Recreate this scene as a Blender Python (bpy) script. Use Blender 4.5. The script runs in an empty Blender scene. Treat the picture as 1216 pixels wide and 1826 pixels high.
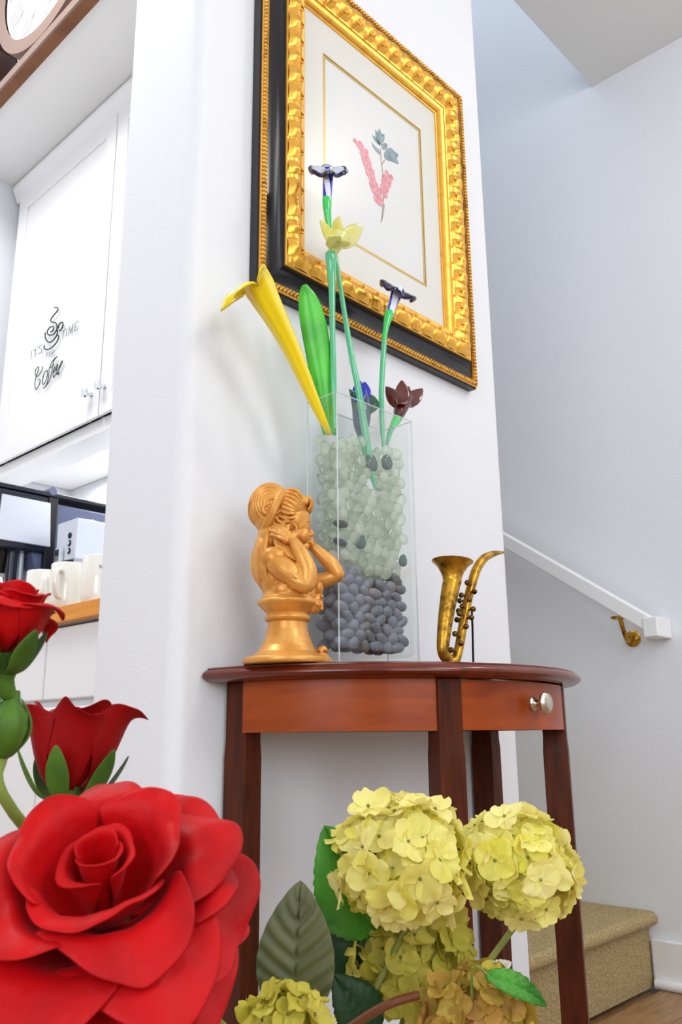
import bpy, bmesh, math, random
from math import sin, cos, pi, radians as rad, sqrt, atan2
from mathutils import Vector as V, Matrix as M4, Quaternion

sc = bpy.context.scene
COL = sc.collection
random.seed(7)

# ------------------------------------------------------------------ camera
cam_d = bpy.data.cameras.new('camera')
cam = bpy.data.objects.new('camera', cam_d); COL.objects.link(cam)
YAW, PIT, ROL = rad(43.448), rad(14.680), rad(-0.607)
F = V((cos(YAW)*cos(PIT), sin(YAW)*cos(PIT), sin(PIT)))
R0 = V((sin(YAW), -cos(YAW), 0)); U0 = R0.cross(F)
R = R0*cos(ROL) + U0*sin(ROL); U = U0*cos(ROL) - R0*sin(ROL)
m = M4((R, U, -F)).transposed().to_4x4(); m.translation = V((0, 0, 0.66))
cam.matrix_world = m
cam_d.sensor_fit = 'HORIZONTAL'; cam_d.sensor_width = 15.6
cam_d.lens = 1513.88/1216*15.6
cam_d.clip_start = 0.02
cam_d.dof.use_dof = True; cam_d.dof.focus_distance = 1.15; cam_d.dof.aperture_fstop = 13
sc.camera = cam

# ------------------------------------------------------------------ world, lights, exposure
w = bpy.data.worlds.new('world'); sc.world = w; w.use_nodes = True
w.node_tree.nodes['Background'].inputs[0].default_value = (0.90, 0.95, 1.0, 1)
w.node_tree.nodes['Background'].inputs[1].default_value = 1.0
sc.view_settings.view_transform = 'Standard'; sc.view_settings.look = 'None'
sc.view_settings.exposure = 0.10; sc.view_settings.gamma = 1.0
sc.view_settings.use_curve_mapping = False

def area(name, loc, target, size, power, col=(1, 1, 1), size_y=None):
    l = bpy.data.lights.new(name, 'AREA'); l.energy = power; l.color = col
    l.shape = 'RECTANGLE' if size_y else 'DISK'; l.size = size
    if size_y: l.size_y = size_y
    o = bpy.data.objects.new(name, l); COL.objects.link(o); o.location = loc
    o.rotation_euler = (V(target)-V(loc)).to_track_quat('-Z', 'Y').to_euler()
    return o
area('key_lamp', (1.0, -1.45, 2.55), (1.4, 0.9, 0.9), 0.75, 13, (1.0, 0.97, 0.92))
area('ceiling_lamp', (2.0, -0.35, 2.78), (1.9, -0.2, 0), 0.25, 8.5, (1.0, 0.95, 0.88))
area('window_light', (-2.25, -0.6, 1.6), (1, 0.0, 1.2), 1.6, 34, (0.86, 0.93, 1.0), 1.5)
area('rear_window_light', (-0.4, -2.85, 1.6), (0.6, 1.0, 1.2), 2.0, 30, (0.92, 0.96, 1.0), 1.6)
area('kitchen_lamp', (0.0, 1.9, 3.2), (0.6, 1.9, 1.0), 0.8, 26, (1.0, 0.98, 0.96))
area('under_cabinet_lamp', (1.34, 1.95, 1.500), (1.34, 1.95, 0), 0.12, 4.5, (1.0, 0.98, 0.95), 1.2)
area('stairwell_light', (1.96, 2.4, 5.0), (1.96, 2.2, 0), 0.8, 18, (0.84, 0.92, 1.0), 1.6)

# ------------------------------------------------------------------ materials
def S(r, g, b):
    f = lambda c: (c/255/12.92 if c/255 <= 0.04045 else ((c/255+0.055)/1.055)**2.4)
    return (f(r), f(g), f(b), 1)
def mat(name, col, rough=0.5, metal=0.0, spec=0.5, bump=None, var=None, sheen=0, coat=0, trans=0, ior=1.45, subs=0):
    """bump=(scale, strength, distance); var=(second colour, noise scale, low, high)"""
    mt = bpy.data.materials.new(name); mt.use_nodes = True
    nt = mt.node_tree; b = nt.nodes['Principled BSDF']
    b.inputs['Base Color'].default_value = col; b.inputs['Roughness'].default_value = rough
    b.inputs['Metallic'].default_value = metal; b.inputs['Specular IOR Level'].default_value = spec
    b.inputs['IOR'].default_value = ior
    b.inputs['Coat Weight'].default_value = coat; b.inputs['Coat Roughness'].default_value = 0.08
    b.inputs['Transmission Weight'].default_value = trans
    if sheen:
        b.inputs['Sheen Weight'].default_value = sheen; b.inputs['Sheen Roughness'].default_value = 0.4
    if subs:
        b.inputs['Subsurface Weight'].default_value = subs; b.inputs['Subsurface Radius'].default_value = (0.01, 0.01, 0.008)
        b.inputs['Subsurface Scale'].default_value = 0.5
    tc = nt.nodes.new('ShaderNodeTexCoord')
    if bump:
        n = nt.nodes.new('ShaderNodeTexNoise'); n.inputs['Scale'].default_value = bump[0]; n.inputs['Detail'].default_value = 4
        nt.links.new(tc.outputs['Object'], n.inputs['Vector'])
        bp = nt.nodes.new('ShaderNodeBump'); bp.inputs['Strength'].default_value = bump[1]; bp.inputs['Distance'].default_value = bump[2]
        nt.links.new(n.outputs['Fac'], bp.inputs['Height']); nt.links.new(bp.outputs['Normal'], b.inputs['Normal'])
    if var:
        n = nt.nodes.new('ShaderNodeTexNoise'); n.inputs['Scale'].default_value = var[1]; n.inputs['Detail'].default_value = 5
        nt.links.new(tc.outputs['Object'], n.inputs['Vector'])
        r = nt.nodes.new('ShaderNodeMapRange'); r.inputs[1].default_value = var[2]; r.inputs[2].default_value = var[3]
        nt.links.new(n.outputs['Fac'], r.inputs[0])
        mx = nt.nodes.new('ShaderNodeMix'); mx.data_type = 'RGBA'
        mx.inputs[6].default_value = col; mx.inputs[7].default_value = var[0]
        nt.links.new(r.outputs[0], mx.inputs[0]); nt.links.new(mx.outputs[2], b.inputs['Base Color'])
    return mt
def wood(name, c1, c2, scale, stretch, rough, coat=0.0, spec=0.5):
    mt = mat(name, c1, rough, coat=coat, spec=spec); nt = mt.node_tree; b = nt.nodes['Principled BSDF']
    tc = nt.nodes.new('ShaderNodeTexCoord'); mp = nt.nodes.new('ShaderNodeMapping'); mp.inputs['Scale'].default_value = stretch
    n = nt.nodes.new('ShaderNodeTexNoise'); n.inputs['Scale'].default_value = scale; n.inputs['Detail'].default_value = 6; n.inputs['Distortion'].default_value = 0.6
    mx = nt.nodes.new('ShaderNodeMix'); mx.data_type = 'RGBA'; mx.inputs[6].default_value = c1; mx.inputs[7].default_value = c2
    r = nt.nodes.new('ShaderNodeMapRange'); r.inputs[1].default_value = 0.3; r.inputs[2].default_value = 0.7
    nt.links.new(tc.outputs['Object'], mp.inputs[0]); nt.links.new(mp.outputs[0], n.inputs['Vector'])
    nt.links.new(n.outputs['Fac'], r.inputs[0]); nt.links.new(r.outputs[0], mx.inputs[0]); nt.links.new(mx.outputs[2], b.inputs['Base Color'])
    return mt
def translucent(mt, amount, col=None):
    """thin petals and leaves let some light through"""
    nt = mt.node_tree; b = nt.nodes['Principled BSDF']; out = nt.nodes['Material Output']
    t = nt.nodes.new('ShaderNodeBsdfTranslucent')
    if col: t.inputs[0].default_value = col
    else:
        src = b.inputs['Base Color']
        if src.is_linked: nt.links.new(src.links[0].from_socket, t.inputs[0])
        else: t.inputs[0].default_value = src.default_value
    mx = nt.nodes.new('ShaderNodeMixShader'); mx.inputs[0].default_value = amount
    nt.links.new(b.outputs[0], mx.inputs[1]); nt.links.new(t.outputs[0], mx.inputs[2]); nt.links.new(mx.outputs[0], out.inputs[0])
    return mt
def clear_glass(name, tint, gloss=1.0, rough=0.02):
    """thin clear glass: straight-through light plus Fresnel reflection"""
    mt = bpy.data.materials.new(name); mt.use_nodes = True; nt = mt.node_tree; nt.nodes.remove(nt.nodes['Principled BSDF'])
    out = nt.nodes['Material Output']
    tr = nt.nodes.new('ShaderNodeBsdfTransparent'); tr.inputs[0].default_value = tint
    gl = nt.nodes.new('ShaderNodeBsdfGlossy'); gl.inputs['Roughness'].default_value = rough; gl.inputs[0].default_value = (gloss, gloss, gloss, 1)
    fr = nt.nodes.new('ShaderNodeFresnel'); ge = nt.nodes.new('ShaderNodeNewGeometry'); mr = nt.nodes.new('ShaderNodeMapRange')
    mr.inputs[3].default_value = 1.45; mr.inputs[4].default_value = 1/1.45       # same air-side reflectance on both sides
    nt.links.new(ge.outputs['Backfacing'], mr.inputs[0]); nt.links.new(mr.outputs[0], fr.inputs[0])
    mx = nt.nodes.new('ShaderNodeMixShader'); nt.links.new(fr.outputs[0], mx.inputs[0])
    nt.links.new(tr.outputs[0], mx.inputs[1]); nt.links.new(gl.outputs[0], mx.inputs[2]); nt.links.new(mx.outputs[0], out.inputs[0])
    return mt
def gem_glass(name, col, body, clear):
    """cast glass gem: cloudy body, clear parts, bright Fresnel rim"""
    mt = bpy.data.materials.new(name); mt.use_nodes = True; nt = mt.node_tree; b = nt.nodes['Principled BSDF']
    out = nt.nodes['Material Output']
    b.inputs['Base Color'].default_value = body; b.inputs['Roughness'].default_value = 0.06; b.inputs['Coat Weight'].default_value = 0.8
    t = nt.nodes.new('ShaderNodeBsdfTranslucent'); t.inputs[0].default_value = body
    m0 = nt.nodes.new('ShaderNodeMixShader'); m0.inputs[0].default_value = 0.5
    nt.links.new(b.outputs[0], m0.inputs[1]); nt.links.new(t.outputs[0], m0.inputs[2])
    g = nt.nodes.new('ShaderNodeBsdfTransparent'); g.inputs[0].default_value = col
    gg = nt.nodes.new('ShaderNodeBsdfGlass'); gg.inputs[0].default_value = col; gg.inputs['Roughness'].default_value = 0.02; gg.inputs['IOR'].default_value = 1.38
    m1_ = nt.nodes.new('ShaderNodeMixShader'); m1_.inputs[0].default_value = 0.7
    nt.links.new(g.outputs[0], m1_.inputs[1]); nt.links.new(gg.outputs[0], m1_.inputs[2])
    mx = nt.nodes.new('ShaderNodeMixShader')
    oi = nt.nodes.new('ShaderNodeObjectInfo'); mr = nt.nodes.new('ShaderNodeMapRange')
    mr.inputs[3].default_value = max(0, clear-0.25); mr.inputs[4].default_value = min(1, clear+0.25)
    nt.links.new(oi.outputs['Random'], mr.inputs[0]); nt.links.new(mr.outputs[0], mx.inputs[0])
    nt.links.new(m0.outputs[0], mx.inputs[1]); nt.links.new(m1_.outputs[0], mx.inputs[2]); nt.links.new(mx.outputs[0], out.inputs[0])
    return mt
def random_tint(mt, c2, lo=0.0, hi=1.0):
    """mix towards a second colour by the random value of the object"""
    nt = mt.node_tree; b = nt.nodes['Principled BSDF']
    oi = nt.nodes.new('ShaderNodeObjectInfo'); mr = nt.nodes.new('ShaderNodeMapRange'); mr.inputs[3].default_value = lo; mr.inputs[4].default_value = hi
    mx = nt.nodes.new('ShaderNodeMix'); mx.data_type = 'RGBA'; mx.inputs[7].default_value = c2
    s = b.inputs['Base Color']
    if s.is_linked: nt.links.new(s.links[0].from_socket, mx.inputs[6])
    else: mx.inputs[6].default_value = s.default_value
    nt.links.new(oi.outputs['Random'], mr.inputs[0]); nt.links.new(mr.outputs[0], mx.inputs[0]); nt.links.new(mx.outputs[2], s)
    return mt

PAINT = mat('white_wall_paint', S(233, 236, 242), 0.75, bump=(170, 0.25, 0.002))
CEIL = mat('ceiling_paint', S(236, 238, 238), 0.8, bump=(120, 0.15, 0.002))
TRIM = mat('trim_paint', S(240, 241, 243), 0.4)
CAB = mat('cabinet_paint', S(244, 245, 247), 0.35)
OAK = wood('floor_oak', S(176, 136, 92), S(140, 104, 68), 6, (1.5, 14, 1), 0.4)
CARPET = mat('beige_carpet', S(218, 196, 150), 0.95, spec=0.1, bump=(420, 1.0, 0.006), var=(S(178, 152, 104), 260, 0.42, 0.62))
CHERRY = wood('cherry_veneer', S(170, 76, 20), S(138, 56, 13), 9, (1, 1, 6), 0.34, 0.05, 0.3)
CHERRY_TOP = wood('cherry_top', S(112, 36, 12), S(86, 26, 8), 9, (6, 1, 1), 0.24, 0.2)
CHERRY_DARK = wood('cherry_leg', S(92, 40, 16), S(60, 25, 10), 9, (8, 8, 1), 0.4, 0.0, 0.2)
NICKEL = mat('brushed_nickel', S(205, 198, 182), 0.28, 1.0)
CHROME = mat('chrome', S(225, 228, 232), 0.12, 1.0)
GOLD = mat('gold_leaf', S(244, 186, 78), 0.32, 0.7, bump=(90, 0.12, 0.002), var=(S(222, 152, 48), 40, 0.5, 0.75))
ROPE = mat('rope_gold', S(232, 180, 86), 0.35, 0.6, var=(S(150, 100, 30), 60, 0.5, 0.75))
BLACK = mat('black_lacquer', S(22, 20, 28), 0.25)
MATB = mat('mat_board', S(240, 239, 234), 0.85)
PAPER = mat('print_paper', S(240, 241, 242), 0.85)
GLINE = mat('gold_rule', S(214, 180, 90), 0.4, 0.5)
PANE = clear_glass('picture_glass', (0.985, 0.99, 0.99, 1), 0.5, 0.3)
VASEG = clear_glass('vase_glass', (0.972, 0.988, 0.982, 1), 0.9)
BUST = mat('gilded_plaster', S(228, 166, 84), 0.34, 0.3, bump=(260, 0.10, 0.001), var=(S(208, 138, 56), 30, 0.4, 0.7))
BRASS = mat('aged_brass', S(206, 156, 54), 0.34, 0.85, bump=(160, 0.35, 0.002), var=(S(92, 66, 22), 55, 0.46, 0.70))
BRASSD = mat('dark_brass', S(120, 88, 34), 0.4, 0.8, var=(S(50, 36, 16), 70, 0.4, 0.65))
IRON = mat('dark_wire', S(26, 20, 20), 0.5, 0.5)

# ------------------------------------------------------------------ mesh helpers
class MB:
    """collects vertices and faces in world coordinates"""
    def __init__(s): s.v = []; s.f = []; s.mi = []
    def add(s, vs, fs, mi=0):
        n = len(s.v); s.v += [tuple(p) for p in vs]; s.f += [tuple(i+n for i in f) for f in fs]; s.mi += [mi]*len(fs); return s
    def box(s, a, b, mi=0):
        (x0, y0, z0), (x1, y1, z1) = a, b
        vs = [(x0, y0, z0), (x1, y0, z0), (x1, y1, z0), (x0, y1, z0), (x0, y0, z1), (x1, y0, z1), (x1, y1, z1), (x0, y1, z1)]
        return s.add(vs, [(3, 2, 1, 0), (4, 5, 6, 7), (0, 1, 5, 4), (1, 2, 6, 5), (2, 3, 7, 6), (3, 0, 4, 7)], mi)
    def prism(s, poly, z0, z1, mi=0):
        n = len(poly); vs = [(x, y, z0) for x, y in poly]+[(x, y, z1) for x, y in poly]
        return s.add(vs, [tuple(range(n-1, -1, -1)), tuple(range(n, 2*n))]+[(i, (i+1) % n, n+(i+1) % n, n+i) for i in range(n)], mi)
    def grid(s, fn, nu, nv, cu=False, mi=0, mif=None):
        vs = [fn(i/(nu if cu else nu-1), j/(nv-1)) for j in range(nv) for i in range(nu)]
        n0 = len(s.v); s.v += [tuple(p) for p in vs]
        for j in range(nv-1):
            for i in range(nu if cu else nu-1):
                k = (i+1) % nu
                s.f.append((n0+j*nu+i, n0+j*nu+k, n0+(j+1)*nu+k, n0+(j+1)*nu+i)); s.mi.append(mif(i, j) if mif else mi)
        return s
    def ell(s, c, r, rot=None, nu=12, nv=8, mi=0):
        c = V(c)
        vs = []
        for j in range(1, nv):
            th = pi*j/nv
            for i in range(nu):
                ph = 2*pi*i/nu; p = V((r[0]*sin(th)*cos(ph), r[1]*sin(th)*sin(ph), r[2]*cos(th)))
                vs.append(c+(rot @ p if rot else p))
        t = V((0, 0, r[2])); t = rot @ t if rot else t
        vs += [c+t, c-t]; a = len(vs)-2
        fs = [(a, i, (i+1) % nu) for i in range(nu)]
        for j in range(nv-2): fs += [(j*nu+i, (j+1)*nu+i, (j+1)*nu+(i+1) % nu, j*nu+(i+1) % nu) for i in range(nu)]
        fs += [(a+1, (nv-2)*nu+(i+1) % nu, (nv-2)*nu+i) for i in range(nu)]
        return s.add(vs, fs, mi)
    def tube(s, pts, rad_, n=10, mi=0, mif=None, flat=1.0, cap=True, up=None):
        pts = [V(p) for p in pts]
        if not hasattr(rad_, '__len__'): rad_ = [rad_]*len(pts)
        T = [(pts[min(i+1, len(pts)-1)]-pts[max(i-1, 0)]).normalized() for i in range(len(pts))]
        nrm = V(up) if up else (V((0, 0, 1)) if abs(T[0].z) < 0.9 else V((1, 0, 0)))
        n0 = len(s.v)
        for p, t, r in zip(pts, T, rad_):
            nrm = (nrm-t*nrm.dot(t)).normalized(); b = t.cross(nrm)
            for i in range(n):
                a = 2*pi*i/n; s.v.append(tuple(p+nrm*(r*flat*cos(a))+b*(r*sin(a))))
        for j in range(len(pts)-1):
            for i in range(n):
                k = (i+1) % n; s.f.append((n0+j*n+i, n0+j*n+k, n0+(j+1)*n+k, n0+(j+1)*n+i)); s.mi.append(mif(i, j) if mif else mi)
        if cap:
            s.f.append(tuple(n0+i for i in range(n-1, -1, -1))); s.mi.append(mi)
            e = n0+(len(pts)-1)*n; s.f.append(tuple(e+i for i in range(n))); s.mi.append(mif(0, len(pts)-2) if mif else mi)
        return s
    def lathe(s, prof, c, n=32, rot=None, mi=0, cap=True):
        c = V(c); n0 = len(s.v)
        for r, z in prof:
            for i in range(n):
                a = 2*pi*i/n; p = V((r*cos(a), r*sin(a), z)); s.v.append(tuple(c+(rot @ p if rot else p)))
        for j in range(len(prof)-1):
            for i in range(n):
                k = (i+1) % n; s.f.append((n0+j*n+i, n0+j*n+k, n0+(j+1)*n+k, n0+(j+1)*n+i)); s.mi.append(mi)
        if cap:
            s.f.append(tuple(n0+i for i in range(n-1, -1, -1))); e = n0+(len(prof)-1)*n; s.f.append(tuple(e+i for i in range(n))); s.mi += [mi, mi]
        return s
    def loft(s, rings, closed=True, cap=True, mi=0):
        n0 = len(s.v); n = len(rings[0])
        for r in rings: s.v += [tuple(p) for p in r]
        for j in range(len(rings)-1):
            for i in range(n if closed else n-1):
                k = (i+1) % n; s.f.append((n0+j*n+i, n0+j*n+k, n0+(j+1)*n+k, n0+(j+1)*n+i)); s.mi.append(mi)
        if cap:
            s.f.append(tuple(n0+i for i in range(n-1, -1, -1))); e = n0+(len(rings)-1)*n; s.f.append(tuple(e+i for i in range(n))); s.mi += [mi, mi]
        return s

ORG = {}
def smooth_path(pts, sub=6):
    """Catmull-Rom through the points; works on vectors of any size, radii too"""
    out = []
    P = [list(p) for p in pts]
    for i in range(len(P)-1):
        p0, p1, p2, p3 = P[max(i-1, 0)], P[i], P[i+1], P[min(i+2, len(P)-1)]
        for k in range(sub):
            t = k/sub
            out.append([0.5*(2*b+(c-a)*t+(2*a-5*b+4*c-d)*t*t+(3*b-a-3*c+d)*t**3) for a, b, c, d in zip(p0, p1, p2, p3)])
    out.append(P[-1]); return out
def to_mesh(name, mb, mats, org=(0, 0, 0), smooth=True):
    me = bpy.data.meshes.new(name); o = V(org)
    me.from_pydata([tuple(V(p)-o) for p in mb.v], [], mb.f)
    if not isinstance(mats, (list, tuple)): mats = [mats]
    for m_ in mats: me.materials.append(m_)
    if len(mats) > 1: me.polygons.foreach_set('material_index', mb.mi)
    if smooth: me.polygons.foreach_set('use_smooth', [True]*len(me.polygons))
    bm = bmesh.new(); bm.from_mesh(me); bmesh.ops.recalc_face_normals(bm, faces=bm.faces); bm.to_mesh(me); bm.free()
    me.update(); return me
def obj(name, mb, mats, parent=None, smooth=True, bevel=0, solid=0, sub=0, org=None, angle=40):
    g = ORG[parent.name] if parent else (V(org) if org else V((0, 0, 0)))
    me = to_mesh(name, mb, mats, g, smooth)
    o = bpy.data.objects.new(name, me); COL.objects.link(o)
    if parent: o.parent = parent
    else: o.location = g
    ORG[o.name] = g.copy()
    if solid:
        md = o.modifiers.new('solid', 'SOLIDIFY'); md.thickness = solid; md.offset = 0
    if bevel:
        md = o.modifiers.new('bevel', 'BEVEL'); md.width = bevel; md.segments = 2; md.limit_method = 'ANGLE'; md.angle_limit = rad(angle)
    if sub:
        md = o.modifiers.new('sub', 'SUBSURF'); md.levels = sub; md.render_levels = sub
    if smooth and not sub:
        try: me.set_sharp_from_angle(angle=rad(angle))
        except Exception: pass
    return o
def tag(o, label, cat, group=None):
    o['label'] = label; o['category'] = cat
    if group: o['group'] = group
    return o
def thing(name, loc, label, cat, group=None):
    o = bpy.data.objects.new(name, None); COL.objects.link(o); o.location = loc; o.empty_display_size = 0.02
    ORG[o.name] = V(loc); return tag(o, label, cat, group)
def struct(name, mb, m_, **k):
    o = obj(name, mb, m_, **k)
    if not k.get('parent'): o['kind'] = 'structure'
    return o
def inst(me, name, parent, matrix):
    """one more object on a shared mesh, placed by a world matrix"""
    o = bpy.data.objects.new(name, me); COL.objects.link(o)
    if parent: o.parent = parent; o.matrix_local = M4.Translation(-ORG[parent.name]) @ matrix
    else: o.matrix_local = matrix
    return o
def frame_of(d, up=(0, 0, 1)):
    """rotation whose Z is d and whose X is as near as possible to up"""
    z = V(d).normalized(); x = V(up)-z*V(up).dot(z)
    if x.length < 1e-4: x = V((1, 0, 0))-z*z.x
    x.normalize(); y = z.cross(x)
    return M4((x, y, z)).transposed()

# ------------------------------------------------------------------ the room
WY = 0.95                       # face of the wall the table stands against
struct('floor', MB().box((-2.5, -3.1, -0.1), (2.5, 4.3, -0.014)), OAK, smooth=False)
fl = bpy.data.objects['floor']
pk = MB().box((-0.6, -0.064, -0.013), (0.6, 0.064, 0))
pm = to_mesh('plank', pk, OAK, smooth=False)
for r_ in range(13):
    y = -0.52+r_*0.13
    for c_ in range(3):
        x = 1.0+c_*1.205+(-0.4 if r_ % 2 else 0.05)
        if x+0.6 > 2.39 and x-0.6 > 2.3: continue
        if x+0.6 > 2.39:
            L = (2.39-(x-0.6))/2
            o = inst(to_mesh('plank', MB().box((-L, -0.064, -0.013), (L, 0.064, 0)), OAK, smooth=False), 'plank', fl, M4.Translation((x-0.6+L, y, 0)))
        elif x-0.6 < 0.66: 
            o = inst(pm, 'plank', fl, M4.Translation((x, y, 0))) if y < WY-0.07 else None
        else: o = inst(pm, 'plank', fl, M4.Translation((x, y, 0))) if y < WY-0.07 else None
def wall_poly(x0, x1, y0, y1, r, n=8):
    """plan of the wall with bull-nosed corners"""
    out = []
    for cx, cy, a0 in ((x1-r, y0+r, -90), (x1-r, y1-r, 0), (x0+r, y1-r, 90), (x0+r, y0+r, 180)):
        for i in range(n+1):
            a = rad(a0+90*i/n); out.append((cx+r*cos(a), cy+r*sin(a)))
    return out
wb = struct('wall_back', MB().prism(wall_poly(0.677, 1.515, WY, 1.165, 0.024), 0, 3.4), PAINT)
struct('wall_partition', MB().box((1.462, 1.165, 0), (1.513, 4.2, 5.2)), PAINT, smooth=False)
struct('wall_right', MB().box((2.40, -3.0, 0), (2.5, 4.3, 5.3)), PAINT, smooth=False)
struct('wall_far', MB().box((-2.4, 2.72, 0), (1.462, 2.82, 3.4)), PAINT, smooth=False)
struct('wall_stair_end', MB().box((1.513, 4.2, 0), (2.40, 4.3, 5.3)), PAINT, smooth=False)
wf = MB(); 
for a, b in (((-2.4, -3.1, 0), (-1.4, -3.0, 2.815)), ((0.6, -3.1, 0), (2.4, -3.0, 2.815)), ((-1.4, -3.1, 0), (0.6, -3.0, 0.8)), ((-1.4, -3.1, 2.4), (0.6, -3.0, 2.815))): wf.box(a, b)
struct('wall_front', wf, PAINT, smooth=False)
wl = MB()
for a, b in (((-2.5, -3.0, 0), (-2.4, -1.4, 3.4)), ((-2.5, 0.2, 0), (-2.4, 2.8, 3.4)), ((-2.5, -1.4, 0), (-2.4, 0.2, 0.8)), ((-2.5, -1.4, 2.4), (-2.4, 0.2, 3.4))): wl.box(a, b)
struct('wall_left', wl, PAINT, smooth=False)
struct('ceiling', MB().box((-2.5, -3.1, 2.815), (2.40, 1.055, 2.93)).box((-2.4, 0.94, 2.93), (1.5, 1.055, 3.4)), CEIL, smooth=False)
struct('ceiling', MB().box((-2.4, 1.055, 3.4), (1.513, 2.8, 3.5)), CEIL, smooth=False)
struct('ceiling', MB().box((1.462, 1.055, 5.2), (2.40, 4.2, 5.3)), CEIL, smooth=False)
struct('ceiling', MB().box((0.924, 1.165, 2.608), (1.462, 2.72, 2.626)), CEIL, smooth=False)
struct('baseboard_right', MB().box((2.386, -3.0, 0), (2.40, 1.128, 0.118)), TRIM, smooth=False, bevel=0.003)
struct('trim_1', MB().tube([(2.379, -3.0, 0.012), (2.379, 1.12, 0.012)], 0.013, 12), TRIM)
struct('baseboard_back', MB().box((0.70, WY-0.014, 0), (1.49, WY, 0.118)), TRIM, smooth=False, bevel=0.003)

# ------------------------------------------------------------------ carpeted stairs
st = thing('carpeted_staircase', (1.955, 1.13, 0), 'beige carpeted stairs climbing behind the end of the white wall', 'stairs')
RISE, RUN, SY, SX0, SX1 = 0.187, 0.262, 1.135, 1.517, 2.397
for i in range(9):
    y = SY+i*RUN; z = RISE*(i+1)
    obj('riser', MB().box((SX0, y, z-RISE), (SX1, y+0.02, z-0.03)), CARPET, st, smooth=False)
    pr = [(y-0.028+0.02*0+0.016*(1-cos(a)), z-0.018-0.018*sin(a)) for a in [rad(t) for t in range(90, -91, -15)]]
    pr = [(y-0.010-0.018*cos(rad(t)), z-0.018+0.018*sin(rad(t))) for t in range(-90, 91, 15)]+[(y+RUN+0.02, z), (y+RUN+0.02, z-0.036)]
    obj('tread', MB().loft([[(x, py, pz) for py, pz in pr] for x in (SX0, SX1)]), CARPET, st, angle=50)
hr = thing('handrail', (2.36, 0.95, 0.9), 'sloping white wooden handrail on the bare stair wall', 'handrail')
def rail_pt(y, x=2.325): return V((x, y, 0.905+(y-0.949)*0.694))
def rail_ring(p, along, w=0.019, h=0.021):
    t = V(along).normalized(); sx = V((1, 0, 0)) if abs(t.x) < 0.5 else V((0, 1, 0)); u = t.cross(sx).normalized()
    if u.z < 0: u = -u
    return [p+sx*(a*w)+u*(b*h) for a, b in ((-1, -1), (1, -1), (1, 1), (-1, 1))]
sl = (0, 1, 0.694)
obj('rail', MB().loft([rail_ring(rail_pt(1.004), sl), rail_ring(rail_pt(3.2), sl)]), TRIM, hr, smooth=False, bevel=0.004)
obj('rail_return', MB().box((2.303, 0.984, 0.913), (2.398, 1.026, 0.968)), TRIM, hr, smooth=False, bevel=0.003)
def bracket(y):
    p = rail_pt(y); b = MB()
    b.lathe([(0.001, 0), (0.02, 0.001), (0.024, 0.004), (0.02, 0.008), (0.008, 0.012)], (2.399, y, p.z-0.088), 20, frame_of((-1, 0, 0)))
    pts = smooth_path([(2.392, y, p.z-0.088), (2.36, y, p.z-0.095), (2.335, y, p.z-0.06), (2.325, y, p.z-0.03)], 5)
    b.tube(pts, 0.0065, 10)
    b.box((2.312, y-0.022, p.z-0.036), (2.338, y+0.022, p.z-0.028))
    return obj('bracket', b, BRASS, hr)
bracket(1.10); bracket(2.2)

# ------------------------------------------------------------------ kitchen behind the opening
kc = thing('wall_cabinet', (1.3, 1.95, 1.5), 'white wall cabinet with a lettered door in the kitchen', 'cabinet')
obj('cabinet_body', MB().box((1.182, 1.172, 1.518), (1.458, 2.715, 2.604)), CAB, kc, smooth=False)
obj('face_frame', MB().box((1.170, 1.172, 1.490), (1.182, 2.700, 2.604)), CAB, kc, smooth=False)
obj('light_rail', MB().box((1.182, 1.172, 1.490), (1.268, 2.715, 1.506)), CAB, kc, smooth=False)
obj('crown_moulding', MB().loft([[(x, y, z) for x, z in ((1.160, 2.600), (1.140, 2.600), (1.140, 2.585), (1.160, 2.540), (1.168, 2.540))] for y in (1.172, 2.705)]), CAB, kc, smooth=False)
def door_panel(y0, y1, z0, z1, x=1.150):
    d = MB().box((x+0.008, y0, z0), (x+0.019, y1, z1)); s_ = 0.058
    for a, b in (((x, y0, z0), (x+0.019, y0+s_, z1)), ((x, y1-s_, z0), (x+0.019, y1, z1)), ((x, y0+s_, z0), (x+0.019, y1-s_, z0+s_)), ((x, y0+s_, z1-s_), (x+0.019, y1-s_, z1))): d.box(a, b)
    return obj('door', d, CAB, kc, smooth=False, bevel=0.0015)
d1 = door_panel(2.024, 2.66, 1.528, 2.53)
d2 = door_panel(1.40, 2.018, 1.528, 2.53)
def knob(c, axis, parent, r=0.015, m_=CHROME):
    return obj('knob', MB().lathe([(0.006, 0), (0.008, 0.003), (0.005, 0.008), (0.005, 0.014), (r*0.8, 0.018), (r, 0.022), (r*0.9, 0.027), (r*0.4, 0.029)], c, 20, frame_of(axis)), m_, parent)
k1 = knob((1.150, 2.062, 1.602), (-1, 0, 0), d1); k2 = knob((1.150, 1.993, 1.606), (-1, 0, 0), d2)
INK = mat('vinyl_lettering', S(40, 52, 40), 0.6)
INK2 = mat('pale_lettering', S(140, 146, 146), 0.6)
dec = MB()
def stroke(pts, r=0.0018, mb=dec):
    mb.tube([(p[0], p[1], p[2]) for p in smooth_path(pts, 4)] if len(pts) > 2 else pts, r, 5, flat=1)
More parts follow.
